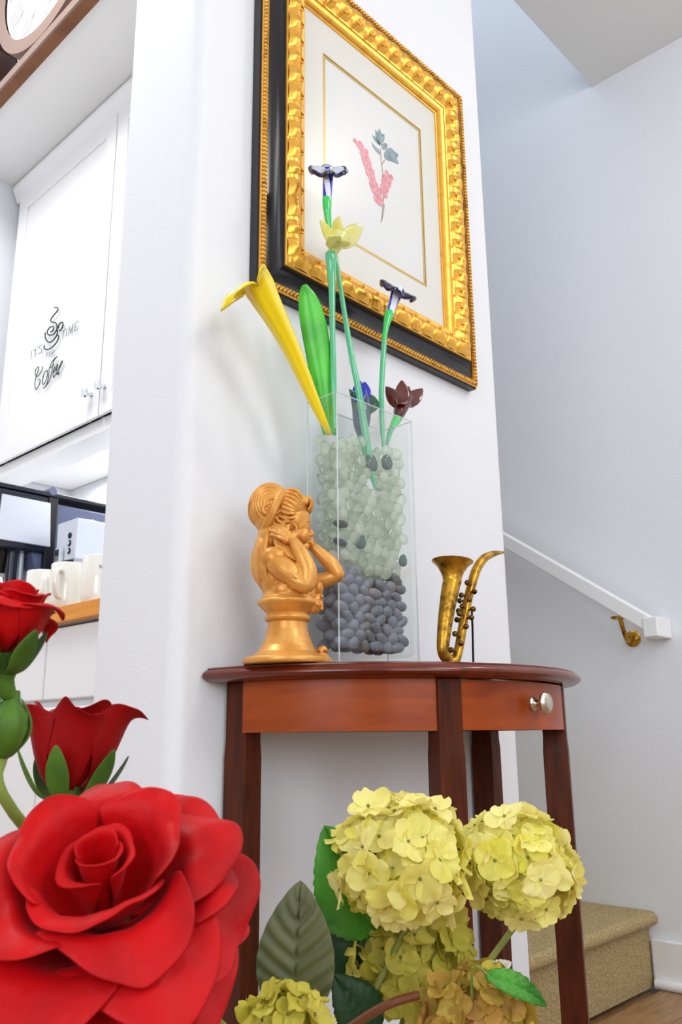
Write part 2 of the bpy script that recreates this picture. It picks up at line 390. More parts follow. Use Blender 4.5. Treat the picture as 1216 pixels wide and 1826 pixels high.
for s_, r_ in (
 ([(1.1496, 2.3308, 1.9786), (1.1496, 2.3097, 1.9698), (1.1496, 2.3106, 1.9593), (1.1496, 2.3318, 1.9522), (1.1496, 2.3481, 1.9445), (1.1496, 2.3439, 1.9334), (1.1496, 2.3172, 1.9210), (1.1496, 2.3043, 1.9069), (1.1496, 2.3054, 1.8911), (1.1496, 2.3214, 1.8834), (1.1496, 2.3469, 1.8883), (1.1496, 2.3637, 1.8996), (1.1496, 2.3631, 1.9117), (1.1496, 2.3464, 1.9171), (1.1496, 2.3295, 1.9111), (1.1496, 2.3252, 1.9023), (1.1496, 2.3323, 1.8967), (1.1496, 2.3426, 1.8990)], 0.0021),
 ([(1.1496, 2.3778, 1.9087), (1.1496, 2.3767, 1.8919), (1.1496, 2.3622, 1.8738), (1.1496, 2.3403, 1.8617), (1.1496, 2.3182, 1.8621), (1.1496, 2.3003, 1.8733), (1.1496, 2.2979, 1.8898)], 0.0022),
 ([(1.1496, 2.2959, 1.8931), (1.1496, 2.2882, 1.9064), (1.1496, 2.2711, 1.9056), (1.1496, 2.2659, 1.8957), (1.1496, 2.2704, 1.8840), (1.1496, 2.2844, 1.8810)], 0.0024),
 ([(1.1496, 2.3785, 1.8653), (1.1496, 2.3754, 1.8521), (1.1496, 2.3546, 1.8416), (1.1496, 2.3245, 1.8389), (1.1496, 2.2965, 1.8480), (1.1496, 2.2862, 1.8604), (1.1496, 2.2924, 1.8692)], 0.0021)): stroke(s_, r_)
cup = obj('cup_drawing', dec, INK, d1)
LETTERS = [
 (INK2, 0.0012, [
  [[(1.1496, 2.4626, 1.8741), (1.1496, 2.4628, 1.8443)]],
  [[(1.1496, 2.4543, 1.8713), (1.1496, 2.4315, 1.8697)], [(1.1496, 2.4357, 1.8700), (1.1496, 2.4365, 1.8434)]],
  [[(1.1496, 2.4210, 1.8749), (1.1496, 2.4221, 1.8692)]],
  [[(1.1496, 2.3922, 1.8714), (1.1496, 2.4062, 1.8726), (1.1496, 2.4090, 1.8648), (1.1496, 2.3933, 1.8562), (1.1496, 2.3947, 1.8458), (1.1496, 2.4112, 1.8464)]],
  [[(1.1496, 2.2712, 1.8732), (1.1496, 2.2465, 1.8734)], [(1.1496, 2.2569, 1.8728), (1.1496, 2.2595, 1.8445)]],
  [[(1.1496, 2.2370, 1.8734), (1.1496, 2.2389, 1.8465)]],
  [[(1.1496, 2.2236, 1.8448), (1.1496, 2.2228, 1.8728), (1.1496, 2.2223, 1.8724), (1.1496, 2.2123, 1.8508), (1.1496, 2.2119, 1.8509), (1.1496, 2.2035, 1.8745), (1.1496, 2.2030, 1.8741), (1.1496, 2.2024, 1.8462)]],
  [[(1.1496, 2.1888, 1.8718), (1.1496, 2.1902, 1.8476)], [(1.1496, 2.1888, 1.8718), (1.1496, 2.1694, 1.8739)], [(1.1496, 2.1894, 1.8590), (1.1496, 2.1765, 1.8588)], [(1.1496, 2.1902, 1.8476), (1.1496, 2.1705, 1.8479)]],
 ]),
 (INK2, 0.0008, [
  [[(1.1496, 2.3581, 1.8320), (1.1496, 2.3586, 1.8097)], [(1.1496, 2.3581, 1.8320), (1.1496, 2.3440, 1.8311)], [(1.1496, 2.3585, 1.8214), (1.1496, 2.3474, 1.8210)]],
  [[(1.1496, 2.3351, 1.8278), (1.1496, 2.3407, 1.8225), (1.1496, 2.3391, 1.8124), (1.1496, 2.3307, 1.8091), (1.1496, 2.3268, 1.8157), (1.1496, 2.3292, 1.8245), (1.1496, 2.3351, 1.8278)]],
  [[(1.1496, 2.3202, 1.8268), (1.1496, 2.3203, 1.8051)], [(1.1496, 2.3202, 1.8268), (1.1496, 2.3087, 1.8251), (1.1496, 2.3074, 1.8167), (1.1496, 2.3201, 1.8167)], [(1.1496, 2.3161, 1.8159), (1.1496, 2.3026, 1.8040)]],
 ]),
 (INK, 0.0014, [
  [[(1.1496, 2.3768, 1.7915), (1.1496, 2.3789, 1.7794), (1.1496, 2.3897, 1.7716), (1.1496, 2.4073, 1.7669), (1.1496, 2.4212, 1.7766), (1.1496, 2.4232, 1.7948), (1.1496, 2.4044, 1.7987), (1.1496, 2.4068, 1.7828), (1.1496, 2.4160, 1.7669), (1.1496, 2.4197, 1.7493), (1.1496, 2.4148, 1.7291), (1.1496, 2.4060, 1.7225), (1.1496, 2.3899, 1.7322), (1.1496, 2.3862, 1.7470), (1.1496, 2.3961, 1.7549)]],
  [[(1.1496, 2.3442, 1.7684), (1.1496, 2.3615, 1.7645), (1.1496, 2.3688, 1.7417), (1.1496, 2.3638, 1.7264), (1.1496, 2.3496, 1.7305), (1.1496, 2.3411, 1.7489), (1.1496, 2.3442, 1.7684)]],
  [[(1.1496, 2.2974, 1.7954), (1.1496, 2.3187, 1.7853), (1.1496, 2.3310, 1.7695), (1.1496, 2.3332, 1.7360), (1.1496, 2.3438, 1.7156), (1.1496, 2.3617, 1.7132)], [(1.1496, 2.3311, 1.7700), (1.1496, 2.3038, 1.7739)]],
  [[(1.1496, 2.2848, 1.7952), (1.1496, 2.3033, 1.7895), (1.1496, 2.3112, 1.7710), (1.1496, 2.3147, 1.7433), (1.1496, 2.3300, 1.7219), (1.1496, 2.3496, 1.7148)]],
  [[(1.1496, 2.3023, 1.7447), (1.1496, 2.2930, 1.7535), (1.1496, 2.2955, 1.7634), (1.1496, 2.3032, 1.7567), (1.1496, 2.3031, 1.7371), (1.1496, 2.2980, 1.7290), (1.1496, 2.2867, 1.7372)]],
  [[(1.1496, 2.2854, 1.7471), (1.1496, 2.2775, 1.7589), (1.1496, 2.2799, 1.7688), (1.1496, 2.2864, 1.7605), (1.1496, 2.2855, 1.7420), (1.1496, 2.2805, 1.7339), (1.1496, 2.2717, 1.7454)]],
  [[(1.1496, 2.2727, 1.7457), (1.1496, 2.2525, 1.7599), (1.1496, 2.2517, 1.7705), (1.1496, 2.2619, 1.7630), (1.1496, 2.2719, 1.7468), (1.1496, 2.2713, 1.7298), (1.1496, 2.2630, 1.7349)]],
 ]),
]
for ink, r_, letters in LETTERS:
    for strokes in letters:
        le = MB()
        for s_ in strokes: stroke(s_, r_, le)
        obj('letter', le, ink, d1)

bc = thing('base_cabinet', (1.17, 1.95, 0), 'white base cabinet below the wood edged counter', 'cabinet')
obj('cabinet_body', MB().box((0.905, 1.172, 0.0), (1.458, 2.715, 0.886)), CAB, bc, smooth=False)
for y0, y1 in ((1.18, 1.70), (1.706, 2.22), (2.226, 2.71)):
    obj('drawer_front', MB().box((0.884, y0, 0.735), (0.904, y1, 0.882)), CAB, bc, smooth=False, bevel=0.003)
    obj('door', MB().box((0.884, y0, 0.10), (0.904, y1, 0.720)), CAB, bc, smooth=False, bevel=0.003)
WOODY = wood('honey_wood', S(240, 160, 40), S(214, 128, 24), 5, (10, 1, 10), 0.4)
LAM = mat('counter_laminate', S(240, 238, 232), 0.35)
ct = thing('countertop', (1.16, 1.95, 0.888), 'white kitchen countertop with honey coloured wooden edge under the mugs', 'countertop')
obj('worktop', MB().box((0.882, 1.172, 0.888), (1.458, 2.715, 0.921)), LAM, ct, smooth=False)
obj('wood_edge', MB().box((0.862, 1.172, 0.888), (0.8815, 2.715, 0.921)), WOODY, ct, smooth=False, bevel=0.002)

MUG = mat('cream_ceramic', S(244, 242, 234), 0.15, coat=0.5)
def mug(x, y, ang, label, mark=False):
    t = thing('mug', (x, y, 0.9215), label, 'mug', 'cream mugs on the counter edge')
    obj('mug_body', MB().lathe([(0.001, 0.001), (0.034, 0), (0.038, 0.004), (0.0405, 0.02), (0.041, 0.098), (0.0395, 0.1), (0.037, 0.097), (0.036, 0.012), (0.001, 0.009)], (x, y, 0.9215), 32, cap=False), MUG, t)
    d = V((cos(ang), sin(ang), 0)); c = V((x, y, 0.9215))
    pts = smooth_path([c+d*0.039+V((0, 0, 0.08)), c+d*0.062+V((0, 0, 0.078)), c+d*0.068+V((0, 0, 0.05)), c+d*0.058+V((0, 0, 0.026)), c+d*0.039+V((0, 0, 0.022))], 5)
    obj('handle', MB().tube(pts, 0.006, 8, flat=0.7), MUG, t)
    if mark:
        b = MB(); d2 = V((-0.80, -0.60, 0))
        for k in range(4):
            a = atan2(-0.6, -0.8)+0.5-k*0.07
            b.box((x+0.0412*cos(a)-0.0006, y+0.0412*sin(a)-0.0006, 0.9215+0.066+0.002*k), (x+0.0412*cos(a)+0.0006, y+0.0412*sin(a)+0.0006, 0.9215+0.072+0.002*k))
        obj('print_mark', b, INK2, t)
mug(0.912, 1.785, rad(240), 'cream mug nearest the black coffee maker column')
mug(0.910, 1.670, rad(215), 'cream mug in the middle of the row on the counter')
mug(0.918, 1.556, rad(70), 'cream mug with a small printed mark beside the wall', True)

SILV = mat('silver_panel', S(214, 220, 232), 0.3, 0.35)
NAVY = mat('blue_black_plastic', S(26, 30, 46), 0.18)
SLATE = mat('slate_plastic', S(96, 106, 140), 0.3)
DARK = mat('black_plastic', S(14, 14, 18), 0.3)
m1 = thing('coffee_maker', (1.10, 2.10, 0.9215), 'large black coffee maker with a silver side panel', 'coffee maker')
obj('head', MB().box((0.880, 2.00, 1.112), (1.035, 2.22, 1.262)), NAVY, m1, smooth=False, bevel=0.006)
obj('side_panel', MB().loft([[(x, y, z) for x, z in ((0.889, 1.245), (1.018, 1.245), (1.026, 1.130), (0.886, 1.130))] for y in (1.994, 2.0005)]), SILV, m1, smooth=False, bevel=0.002)
obj('water_tank', MB().box((1.038, 2.005, 0.93), (1.30, 2.22, 1.250)), SLATE, m1, smooth=False, bevel=0.006)
obj('lid', MB().box((0.876, 1.998, 1.263), (1.31, 2.222, 1.275)), NAVY, m1, smooth=False, bevel=0.004)
obj('lid_hinge', MB().tube([(1.022, 1.996, 1.278), (1.022, 2.22, 1.278)], 0.011, 12), SLATE, m1)
obj('spine', MB().box((1.012, 1.996, 0.935), (1.040, 2.20, 1.262)), DARK, m1, smooth=False, bevel=0.003)
obj('column', MB().tube([(0.945, 2.03, 0.935), (0.945, 2.03, 1.112)], 0.014, 14), NAVY, m1)
obj('column', MB().tube([(0.972, 2.04, 0.935), (0.972, 2.04, 1.112)], 0.008, 14), SILV, m1)
obj('spout', MB().lathe([(0.03, 0), (0.05, 0.03), (0.06, 0.05)], (0.945, 2.10, 1.062), 20), DARK, m1)
obj('base', MB().box((0.878, 2.00, 0.9215), (1.30, 2.22, 0.936)), NAVY, m1, smooth=False, bevel=0.003)
obj('gusset', MB().loft([[(x, y, z) for x, z in ((0.985, 1.112), (1.012, 1.112), (1.012, 0.95), (1.004, 1.05))] for y in (2.01, 2.19)]), SLATE, m1, smooth=False)
m2 = thing('capsule_machine', (1.06, 1.87, 0.9215), 'small silver coffee machine with three round buttons', 'coffee maker')
obj('head', MB().box((1.0, 1.822, 1.072), (1.085, 1.915, 1.172)), SILV, m2, smooth=False, bevel=0.003)
obj('body', MB().box((1.0, 1.8225, 0.9215), (1.13, 1.825, 1.072)).box((1.03, 1.825, 0.9215), (1.13, 1.913, 1.172)), mat('grey_plastic', S(170, 172, 186), 0.35), m2, smooth=False)
obj('top_cap', MB().lathe([(0.022, 0), (0.02, 0.006), (0.01, 0.009)], (1.05, 1.86, 1.172), 20), CHROME, m2)
for k, z in enumerate((1.132, 1.113, 1.094)):
    bt = obj('button', MB().lathe([(0.0075, 0), (0.0075, 0.002), (0.006, 0.003)], (1.0, 1.850, z), 18, frame_of((-1, 0, 0))), DARK, m2)
    if k: obj('button_face', MB().lathe([(0.0046, 0), (0.0046, 0.001)], (0.997, 1.850, z), 16, frame_of((-1, 0, 0))), SILV, bt)
obj('lever', MB().box((0.988, 1.873, 1.06), (1.0, 1.900, 1.105)), CHROME, m2, smooth=False, bevel=0.004)
obj('brew_head', MB().lathe([(0.034, 0), (0.034, 0.03), (0.038, 0.034), (0.038, 0.04)], (1.036, 1.866, 1.032), 24), DARK, m2)

# shelf edge along the kitchen ceiling, with round clock and jar
BEAM = mat('brown_board', S(132, 84, 48), 0.6, bump=(60, 0.2, 0.002), var=(S(108, 64, 34), 8, 0.4, 0.7))
TAN = mat('tan_wood', S(142, 120, 110), 0.6)
sh = thing('ledge_shelf', (0.90, 1.95, 2.60), 'long brown wooden shelf along the top of the kitchen opening', 'shelf')
obj('shelf_board', MB().box((0.890, 1.167, 2.598), (0.9235, 2.718, 2.618)), BEAM, sh, smooth=False)
obj('front_edge', MB().box((0.884, 1.167, 2.598), (0.8898, 2.718, 2.6262)), TAN, sh, smooth=False)
ck = thing('round_clock', (0.895, 2.015, 2.6265), 'round clock with tan rim on the brown shelf', 'clock')
CC = V((0.901, 2.015, 2.9735)); fx = frame_of((-1, 0, 0))
obj('rim', MB().lathe([(0.298, 0.012), (0.300, 0.018), (0.318, 0.018), (0.343, 0.016), (0.345, 0.0), (0.345, -0.03), (0.30, -0.03)], CC, 72, fx, cap=False), TAN, ck)
dl = obj('dial', MB().lathe([(0.001, 0.004), (0.301, 0.004), (0.301, -0.028), (0.001, -0.028)], CC, 48, fx), PAPER, ck)
NUM = ['XII', 'I', 'II', 'III', 'IV', 'V', 'VI', 'VII', 'VIII', 'IX', 'X', 'XI']
for h in range(12):
    a = 2*pi*h/12; er = V((0, -sin(a), cos(a))); et = V((0, -cos(a), -sin(a)))
    def P(u, v_): return CC+V((-0.0045, 0, 0))+er*(0.245+v_)+et*u
    nm = MB(); wds = {'I': 0.02, 'V': 0.036, 'X': 0.036}; tw = sum(wds[c] for c in NUM[h]); u = -tw/2
    for c in NUM[h]:
        wd = wds[c]; a0, a1 = u+0.004, u+wd-0.004
        segs = {'I': [((a0+a1)/2, -0.04, (a0+a1)/2, 0.04)], 'V': [(a0, 0.04, (a0+a1)/2, -0.04), (a1, 0.04, (a0+a1)/2, -0.04)], 'X': [(a0, 0.04, a1, -0.04), (a1, 0.04, a0, -0.04)]}[c]
        for q in segs: nm.tube([P(q[0], q[1]), P(q[2], q[3])], 0.0012, 5)
        u += wd
    obj('numeral', nm, INK2, dl)
obj('clock_hand', MB().tube([CC+V((-0.007, 0, 0)), CC+V((-0.007, 0.05, 0.13))], 0.003, 6).tube([CC+V((-0.007, 0, 0)), CC+V((-0.007, -0.12, 0.16))], 0.002, 6), INK, dl)
jr = thing('dark_jar', (0.985, 2.58, 2.6265), 'dark brown jar on the shelf beside the round clock', 'jar')
obj('jar_body', MB().lathe([(0.05, 0), (0.075, 0.01), (0.10, 0.08), (0.11, 0.2), (0.095, 0.3), (0.06, 0.34), (0.062, 0.36), (0.05, 0.36)], (0.985, 2.58, 2.6265), 36), mat('dark_brown_glaze', S(52, 24, 20), 0.35), jr)
obj('lid', MB().lathe([(0.066, 0), (0.06, 0.015), (0.02, 0.03), (0.018, 0.045), (0.006, 0.05)], (0.985, 2.58, 2.9868), 30), mat('dark_brown_lid', S(44, 22, 18), 0.4), jr)

# ------------------------------------------------------------------ half-round console table
TX, TY, TZ = 1.065, 0.945, 0.750
tb = thing('console_table', (TX, 0.80, 0), 'half-round cherry wood console table against the white wall', 'table')
def half(a, b, z, n=64, back=0.0):
    return [(TX-a*cos(pi*i/n), TY-back-b*sin(pi*i/n), z) for i in range(n+1)]
A, B = 0.345, 0.330
prof = [(0.016, .7500), (0.011, .7498), (0.0085, .7488), (0.0085, .7470), (0.0050, .7455), (0.0015, .7425), (0, .7395), (0, .7375), (0.0025, .7345), (0.008, .7315), (0.014, .7305)]
obj('tabletop', MB().loft([half(A-o, B-o, z) for o, z in reversed(prof)]), CHERRY_TOP, tb, angle=30)
def apron(t0, t1, z0, z1, a, b, th, n=24):
    rings = []
    for i in range(n+1):
        t = rad(t0+(t1-t0)*i/n); c, s_ = cos(t), sin(t)
        o = (TX-a*c, TY-b*s_); q = (TX-(a-th)*c, TY-(b-th)*s_)
        rings.append([(o[0], o[1], z0), (o[0], o[1], z1), (q[0], q[1], z1), (q[0], q[1], z0)])
    return MB().loft(rings)
AZ0, AZ1 = 0.6635, 0.7303
obj('apron_panel', apron(8.5, 59.5, AZ0, AZ1, 0.313, 0.298, 0.016), CHERRY, tb, angle=30)
obj('apron_panel', apron(120.5, 171.5, AZ0, AZ1, 0.313, 0.298, 0.016), CHERRY, tb, angle=30)
dr = obj('drawer', apron(65.2, 114.8, AZ0, AZ1-0.002, 0.316, 0.301, 0.016), CHERRY, tb, angle=30)
obj('drawer_knob', MB().lathe([(0.0095, 0), (0.0098, 0.0025), (0.006, 0.005), (0.0042, 0.009), (0.0045, 0.014), (0.009, 0.0165), (0.0145, 0.019), (0.015, 0.022), (0.0125, 0.0255), (0.006, 0.0275), (0.001, 0.028)], (TX, TY-0.3005, 0.699), 28, frame_of((0, -1, 0))), NICKEL, dr)
def leg(cx, cy, wx, wy, ang, m_):
    b = MB(); ca, sa = cos(ang), sin(ang)
    def ring(z, gx, gy): return [(cx+(x*ca-y*sa), cy+(x*sa+y*ca), z) for x, y in ((-gx, -gy), (gx, -gy), (gx, gy), (-gx, gy))]
    b.loft([ring(0, wx, wy), ring(0.632, wx, wy), ring(0.652, wx*0.94, wy*0.94), ring(0.7303, wx*0.94, wy*0.94)])
    return obj('leg', b, m_, tb, smooth=False, bevel=0.0015)
leg(0.7755, 0.923, 0.0150, 0.022, 0, CHERRY_DARK)
leg(1.3545, 0.923, 0.0150, 0.022, 0, CHERRY_DARK)
for t, m_ in ((62.3, CHERRY_DARK), (117.7, CHERRY_DARK)):
    u = rad(t); a, b = 0.300, 0.285
    leg(TX-a*cos(u), TY-b*sin(u), 0.0185, 0.0185, atan2(-b*cos(u), a*sin(u)), m_)
obj('back_rail', MB().box((0.792, 0.926, AZ0), (1.338, 0.944, AZ1)), CHERRY_DARK, tb, smooth=False)

# ------------------------------------------------------------------ picture in the gilded frame
PX, PZ, HX, HZ = 1.0955, 1.718, 0.199, 0.258
pic = thing('picture_frame', (PX, WY, PZ-HZ-0.104), 'ornate gold and black frame with pressed flowers on white wall', 'picture')
def sweep(profl):
    b = MB(); n0 = 0
    for sx, sz in ((-1, -1), (1, -1), (1, 1), (-1, 1)):
        for d, y in profl: b.v.append((PX+sx*(HX+d), y, PZ+sz*(HZ+d)))
    n = len(profl)
    for k in range(4):
        k2 = (k+1) % 4
        for i in range(n-1):
            b.f.append((k*n+i, k*n+i+1, k2*n+i+1, k2*n+i)); b.mi.append(0)
    return b
obj('frame_back', sweep([(0.0, .9485), (.104, .9485), (.104, .932), (.101, .9295), (.089, .9295), (.0, .940)]), BLACK, pic, angle=25)
obj('rope_bed', sweep([(.1015, .9295), (.1015, .9265), (.0995, .9265), (.0985, .929), (.0915, .929), (.0905, .9265), (.0885, .9265), (.0885, .9295)]), GOLD, pic, angle=25)
obj('black_cove', sweep([(.0885, .9295), (.084, .9297), (.078, .9290), (.071, .9265), (.065, .922), (.0615, .917), (.060, .911), (.0598, .925)]), BLACK, pic, angle=60)
CR = [(.0605, .925), (.0605, .9105), (.0585, .909), (.055, .909), (.050, .906), (.042, .9045), (.034, .9065), (.026, .911), (.019, .916), (.016, .9165), (.0145, .919), (.010, .920), (.006, .9225), (.003, .926), (.0025, .9285), (0, .9290), (0, .934)]
obj('gold_crest', sweep(CR), GOLD, pic, angle=30)
rope = MB()
def rim_path(d, n_step):
    X, Z = HX+d, HZ+d; out = []
    for (x0, z0), (x1, z1) in (((-X, -Z), (X, -Z)), ((X, -Z), (X, Z)), ((X, Z), (-X, Z)), ((-X, Z), (-X, -Z))):
        L = abs(x1-x0)+abs(z1-z0); n = round(L/n_step)
        for i in range(n): out.append((PX+x0+(x1-x0)*i/n, PZ+z0+(z1-z0)*i/n, (x1-x0)/L, (z1-z0)/L))
    return out
for x, z, tx, tz in rim_path(.095, 0.0078):
    tdir = V((tx, 0, tz)); side = V((tz, 0, -tx)); q = (tdir*0.9+side*0.45).normalized()
    rm = M4((q, V((0, 1, 0)), q.cross(V((0, 1, 0))))).transposed()
    rope.ell((x, .9268, z), (0.0036, 0.0058, 0.0062), rm, 10, 6)
rp = obj('rope_moulding', rope, ROPE, pic)
# acanthus scrolls, one object each, sharing four meshes
def crest_y(d):
    for (d0, y0), (d1, y1) in zip(CR[1:], CR[2:]):
        if d1 <= d <= d0: return y0+(y1-y0)*(d0-d)/max(1e-6, d0-d1)
    return .918
def scroll(w_, h_, seed):
    rnd = random.Random(seed); b = MB()
    def fn(u, v):
        t = (u-0.5)*2; d = .0575-(.0575-.018)*v
        env = max(0.0, 1-abs(t)**3.0)*sin(pi*min(1, 0.08+v*0.95))**0.5
        rib = 0.0008*cos(u*pi*4+v*2.0)*(1-v*0.4)
        tt = t*(1.0-0.35*v*v)*w_/2 + 0.004*sin(v*3.0)
        return (tt, crest_y(d)-PXY+0.0012-env*(h_+rib), d)
    PXY = WY
    b.grid(fn, 15, 10)
    # the curl at the inner edge
    pts = []; 
    for k in range(12):
        a = k*0.62; r = 0.0075*(1-k/14)
        pts.append((0.002+r*cos(a), crest_y(.030)-WY-0.0035-k*0.0002, .029+r*sin(a)))
    b.tube(pts, [0.0017]*11+[0.003], 6)
    return to_mesh('scroll_leaf', b, GOLD)
SCR = [scroll(.040, .0066, 1), scroll(.030, .0056, 2), scroll(.043, .0060, 3)]
k = 0
for side in range(4):
    half_l, off = ((HX, HZ), (HZ, HX), (HX, HZ), (HZ, HX))[side]
    ang = (pi, pi/2, 0, -pi/2)[side]
    L = 2*(half_l+.045); n = round(L/.0370)
    for i in range(n):
        s_ = -L/2+L*(i+0.5)/n
        # local frame: X along the side, Z outward
        mt_ = M4.Translation((PX, WY, PZ)) @ M4.Rotation(ang, 4, 'Y') @ M4.Translation((s_, 0, off))
        inst(SCR[k % 3], 'scroll_leaf', pic, mt_); k += 1
obj('mat_board', MB().loft([[(PX+sx*hx, .9325, PZ+sz*hz) for sx, sz in ((-1, -1), (1, -1), (1, 1), (-1, 1))] for hx, hz in ((HX+.003, HZ+.003), (.1455, .1845))], cap=False).box((PX-HX-.003, .9355, PZ-HZ-.003), (PX+HX+.003, .9375, PZ+HZ+.003)), MATB, pic, smooth=False)
def rule(hx, hz, wd, y0, y1):
    b = MB()
    for q in ((PX-hx, PZ-hz, PX+hx, PZ-hz+wd), (PX-hx, PZ+hz-wd, PX+hx, PZ+hz), (PX-hx, PZ-hz+wd, PX-hx+wd, PZ+hz-wd), (PX+hx-wd, PZ-hz+wd, PX+hx, PZ+hz-wd)):
        b.box((q[0], y0, q[1]), (q[2], y1, q[3]))
    return b
obj('gold_rule', rule(.1475, .1865, .0022, .9318, .9330), GLINE, pic, smooth=False)
obj('gold_rule', rule(.1440, .1830, .0030, .9328, .9345), GLINE, pic, smooth=False)
pr_ = obj('print_sheet', MB().box((PX-.1442, .9343, PZ-.1832), (PX+.1442, .9353, PZ+.1832)), PAPER, pic, smooth=False)
obj('glass_pane', MB().box((PX-HX-.001, .9296, PZ-HZ-.001), (PX+HX+.001, .9312, PZ+HZ+.001)), PANE, pic, smooth=False)
PINK = mat('pressed_pink', S(232, 132, 152), 0.85, var=(S(246, 176, 188), 120, 0.4, 0.65))
BLUEL = mat('pressed_blue', S(112, 142, 160), 0.85, var=(S(150, 172, 184), 90, 0.4, 0.65))
STEMB = mat('pressed_stem', S(160, 146, 118), 0.9)
sm = MB()
for s_ in ([(1.1098, 0.9338, 1.7841), (1.1113, 0.9338, 1.7722), (1.1122, 0.9338, 1.7578), (1.1152, 0.9338, 1.7383), (1.1166, 0.9338, 1.7160), (1.1174, 0.9338, 1.6914), (1.1156, 0.9338, 1.6698), (1.1126, 0.9338, 1.6479), (1.1104, 0.9338, 1.6325), (1.1072, 0.9338, 1.6164)],
           [(1.1231, 0.9338, 1.7648), (1.1151, 0.9338, 1.7514)], [(1.1276, 0.9338, 1.7428), (1.1236, 0.9338, 1.7238), (1.1194, 0.9338, 1.7008), (1.1172, 0.9338, 1.6707)],
           [(1.0996, 0.9338, 1.6845), (1.1057, 0.9338, 1.6711)], [(1.1181, 0.9338, 1.6628), (1.1158, 0.9338, 1.6453), (1.1095, 0.9338, 1.6219)]):
    sm.tube(smooth_path(s_, 4), 0.0011, 5, flat=0.4, up=(0, 1, 0))
psd = obj('pressed_flower', sm, STEMB, pic)
def flat_poly(pts, y0=.9334, y1=.9341):
    b = MB(); n = len(pts)
    b.v = [(p[0], y0, p[2]) for p in pts]+[(p[0], y1, p[2]) for p in pts]
    b.f = [tuple(range(n)), tuple(range(2*n-1, n-1, -1))]+[(i, n+i, n+(i+1) % n, (i+1) % n) for i in range(n)]; b.mi = [0]*len(b.f)
    return b
def center(pts): 
    return [V(p) for p in pts]
for pts in ([(1.1100, 0.9338, 1.8314), (1.1147, 0.9338, 1.8216), (1.1238, 0.9338, 1.8251), (1.1234, 0.9338, 1.8120), (1.1168, 0.9338, 1.8004), (1.1081, 0.9338, 1.7912), (1.1005, 0.9338, 1.7959), (1.0975, 0.9338, 1.8070), (1.0968, 0.9338, 1.8212), (1.1028, 0.9338, 1.8182)],
            [(1.0869, 0.9338, 1.8027), (1.0974, 0.9338, 1.8027), (1.1088, 0.9338, 1.7974), (1.1103, 0.9338, 1.7921), (1.1017, 0.9338, 1.7919), (1.0922, 0.9338, 1.7955)],
            [(1.0837, 0.9338, 1.7847), (1.0945, 0.9338, 1.7809), (1.1049, 0.9338, 1.7792), (1.1085, 0.9338, 1.7702), (1.1013, 0.9338, 1.7705), (1.0915, 0.9338, 1.7739)],
            [(1.1133, 0.9338, 1.7963), (1.1260, 0.9338, 1.8064), (1.1327, 0.9338, 1.8050), (1.1289, 0.9338, 1.7936), (1.1174, 0.9338, 1.7866)],
            [(1.1222, 0.9338, 1.7803), (1.1307, 0.9338, 1.7946), (1.1424, 0.9338, 1.8044), (1.1521, 0.9338, 1.8028), (1.1678, 0.9338, 1.8014), (1.1614, 0.9338, 1.7893), (1.1668, 0.9338, 1.7796), (1.1490, 0.9338, 1.7752), (1.1246, 0.9338, 1.7684)]):
    pp = [tuple(p) for p in smooth_path(pts+[pts[0]], 2)[:-1]]
    obj('leaf', flat_poly(pp), BLUEL, psd, smooth=False)
def petal_poly(c, d, l, w_, k):
    d = V((d[0], 0, d[1])).normalized(); n = V((d.z, 0, -d.x)); out = []
    for i in range(10):
        a = 2*pi*i/10; out.append(V(c)+d*(l*(0.5+0.5*cos(a)))+n*(w_*sin(a)*(1+0.3*cos(a))))
    return flat_poly([tuple(p) for p in out], .9330+0.00006*(k % 9), .9340)
k = 0
for cs, dl_, dr_ in (([(1.0460, 0.9338, 1.7559), (1.0520, 0.9338, 1.7520), (1.0585, 0.9338, 1.7473), (1.0636, 0.9338, 1.7408), (1.0666, 0.9338, 1.7331), (1.0707, 0.9338, 1.7260), (1.0737, 0.9338, 1.7184), (1.0777, 0.9338, 1.7102), (1.0818, 0.9338, 1.7020), (1.0851, 0.9338, 1.6945), (1.0883, 0.9338, 1.6869), (1.0935, 0.9338, 1.6793), (1.0964, 0.9338, 1.6685), (1.0994, 0.9338, 1.6597), (1.1027, 0.9338, 1.6532)], (-0.9, 0.55), (0.5, 0.75)),
                 ([(1.1345, 0.9338, 1.7317), (1.1291, 0.9338, 1.7215), (1.1260, 0.9338, 1.7125), (1.1222, 0.9338, 1.7022), (1.1190, 0.9338, 1.6902), (1.1154, 0.9338, 1.6801)], (0.85, 0.45), (-0.45, 0.9))):
    for c in cs:
        for d in (dl_, dr_):
            obj('petal', petal_poly(c, (d[0]+random.uniform(-.2, .2), d[1]+random.uniform(-.2, .2)), random.uniform(.014, .019), random.uniform(.0045, .0072), k), PINK, psd, smooth=False); k += 1

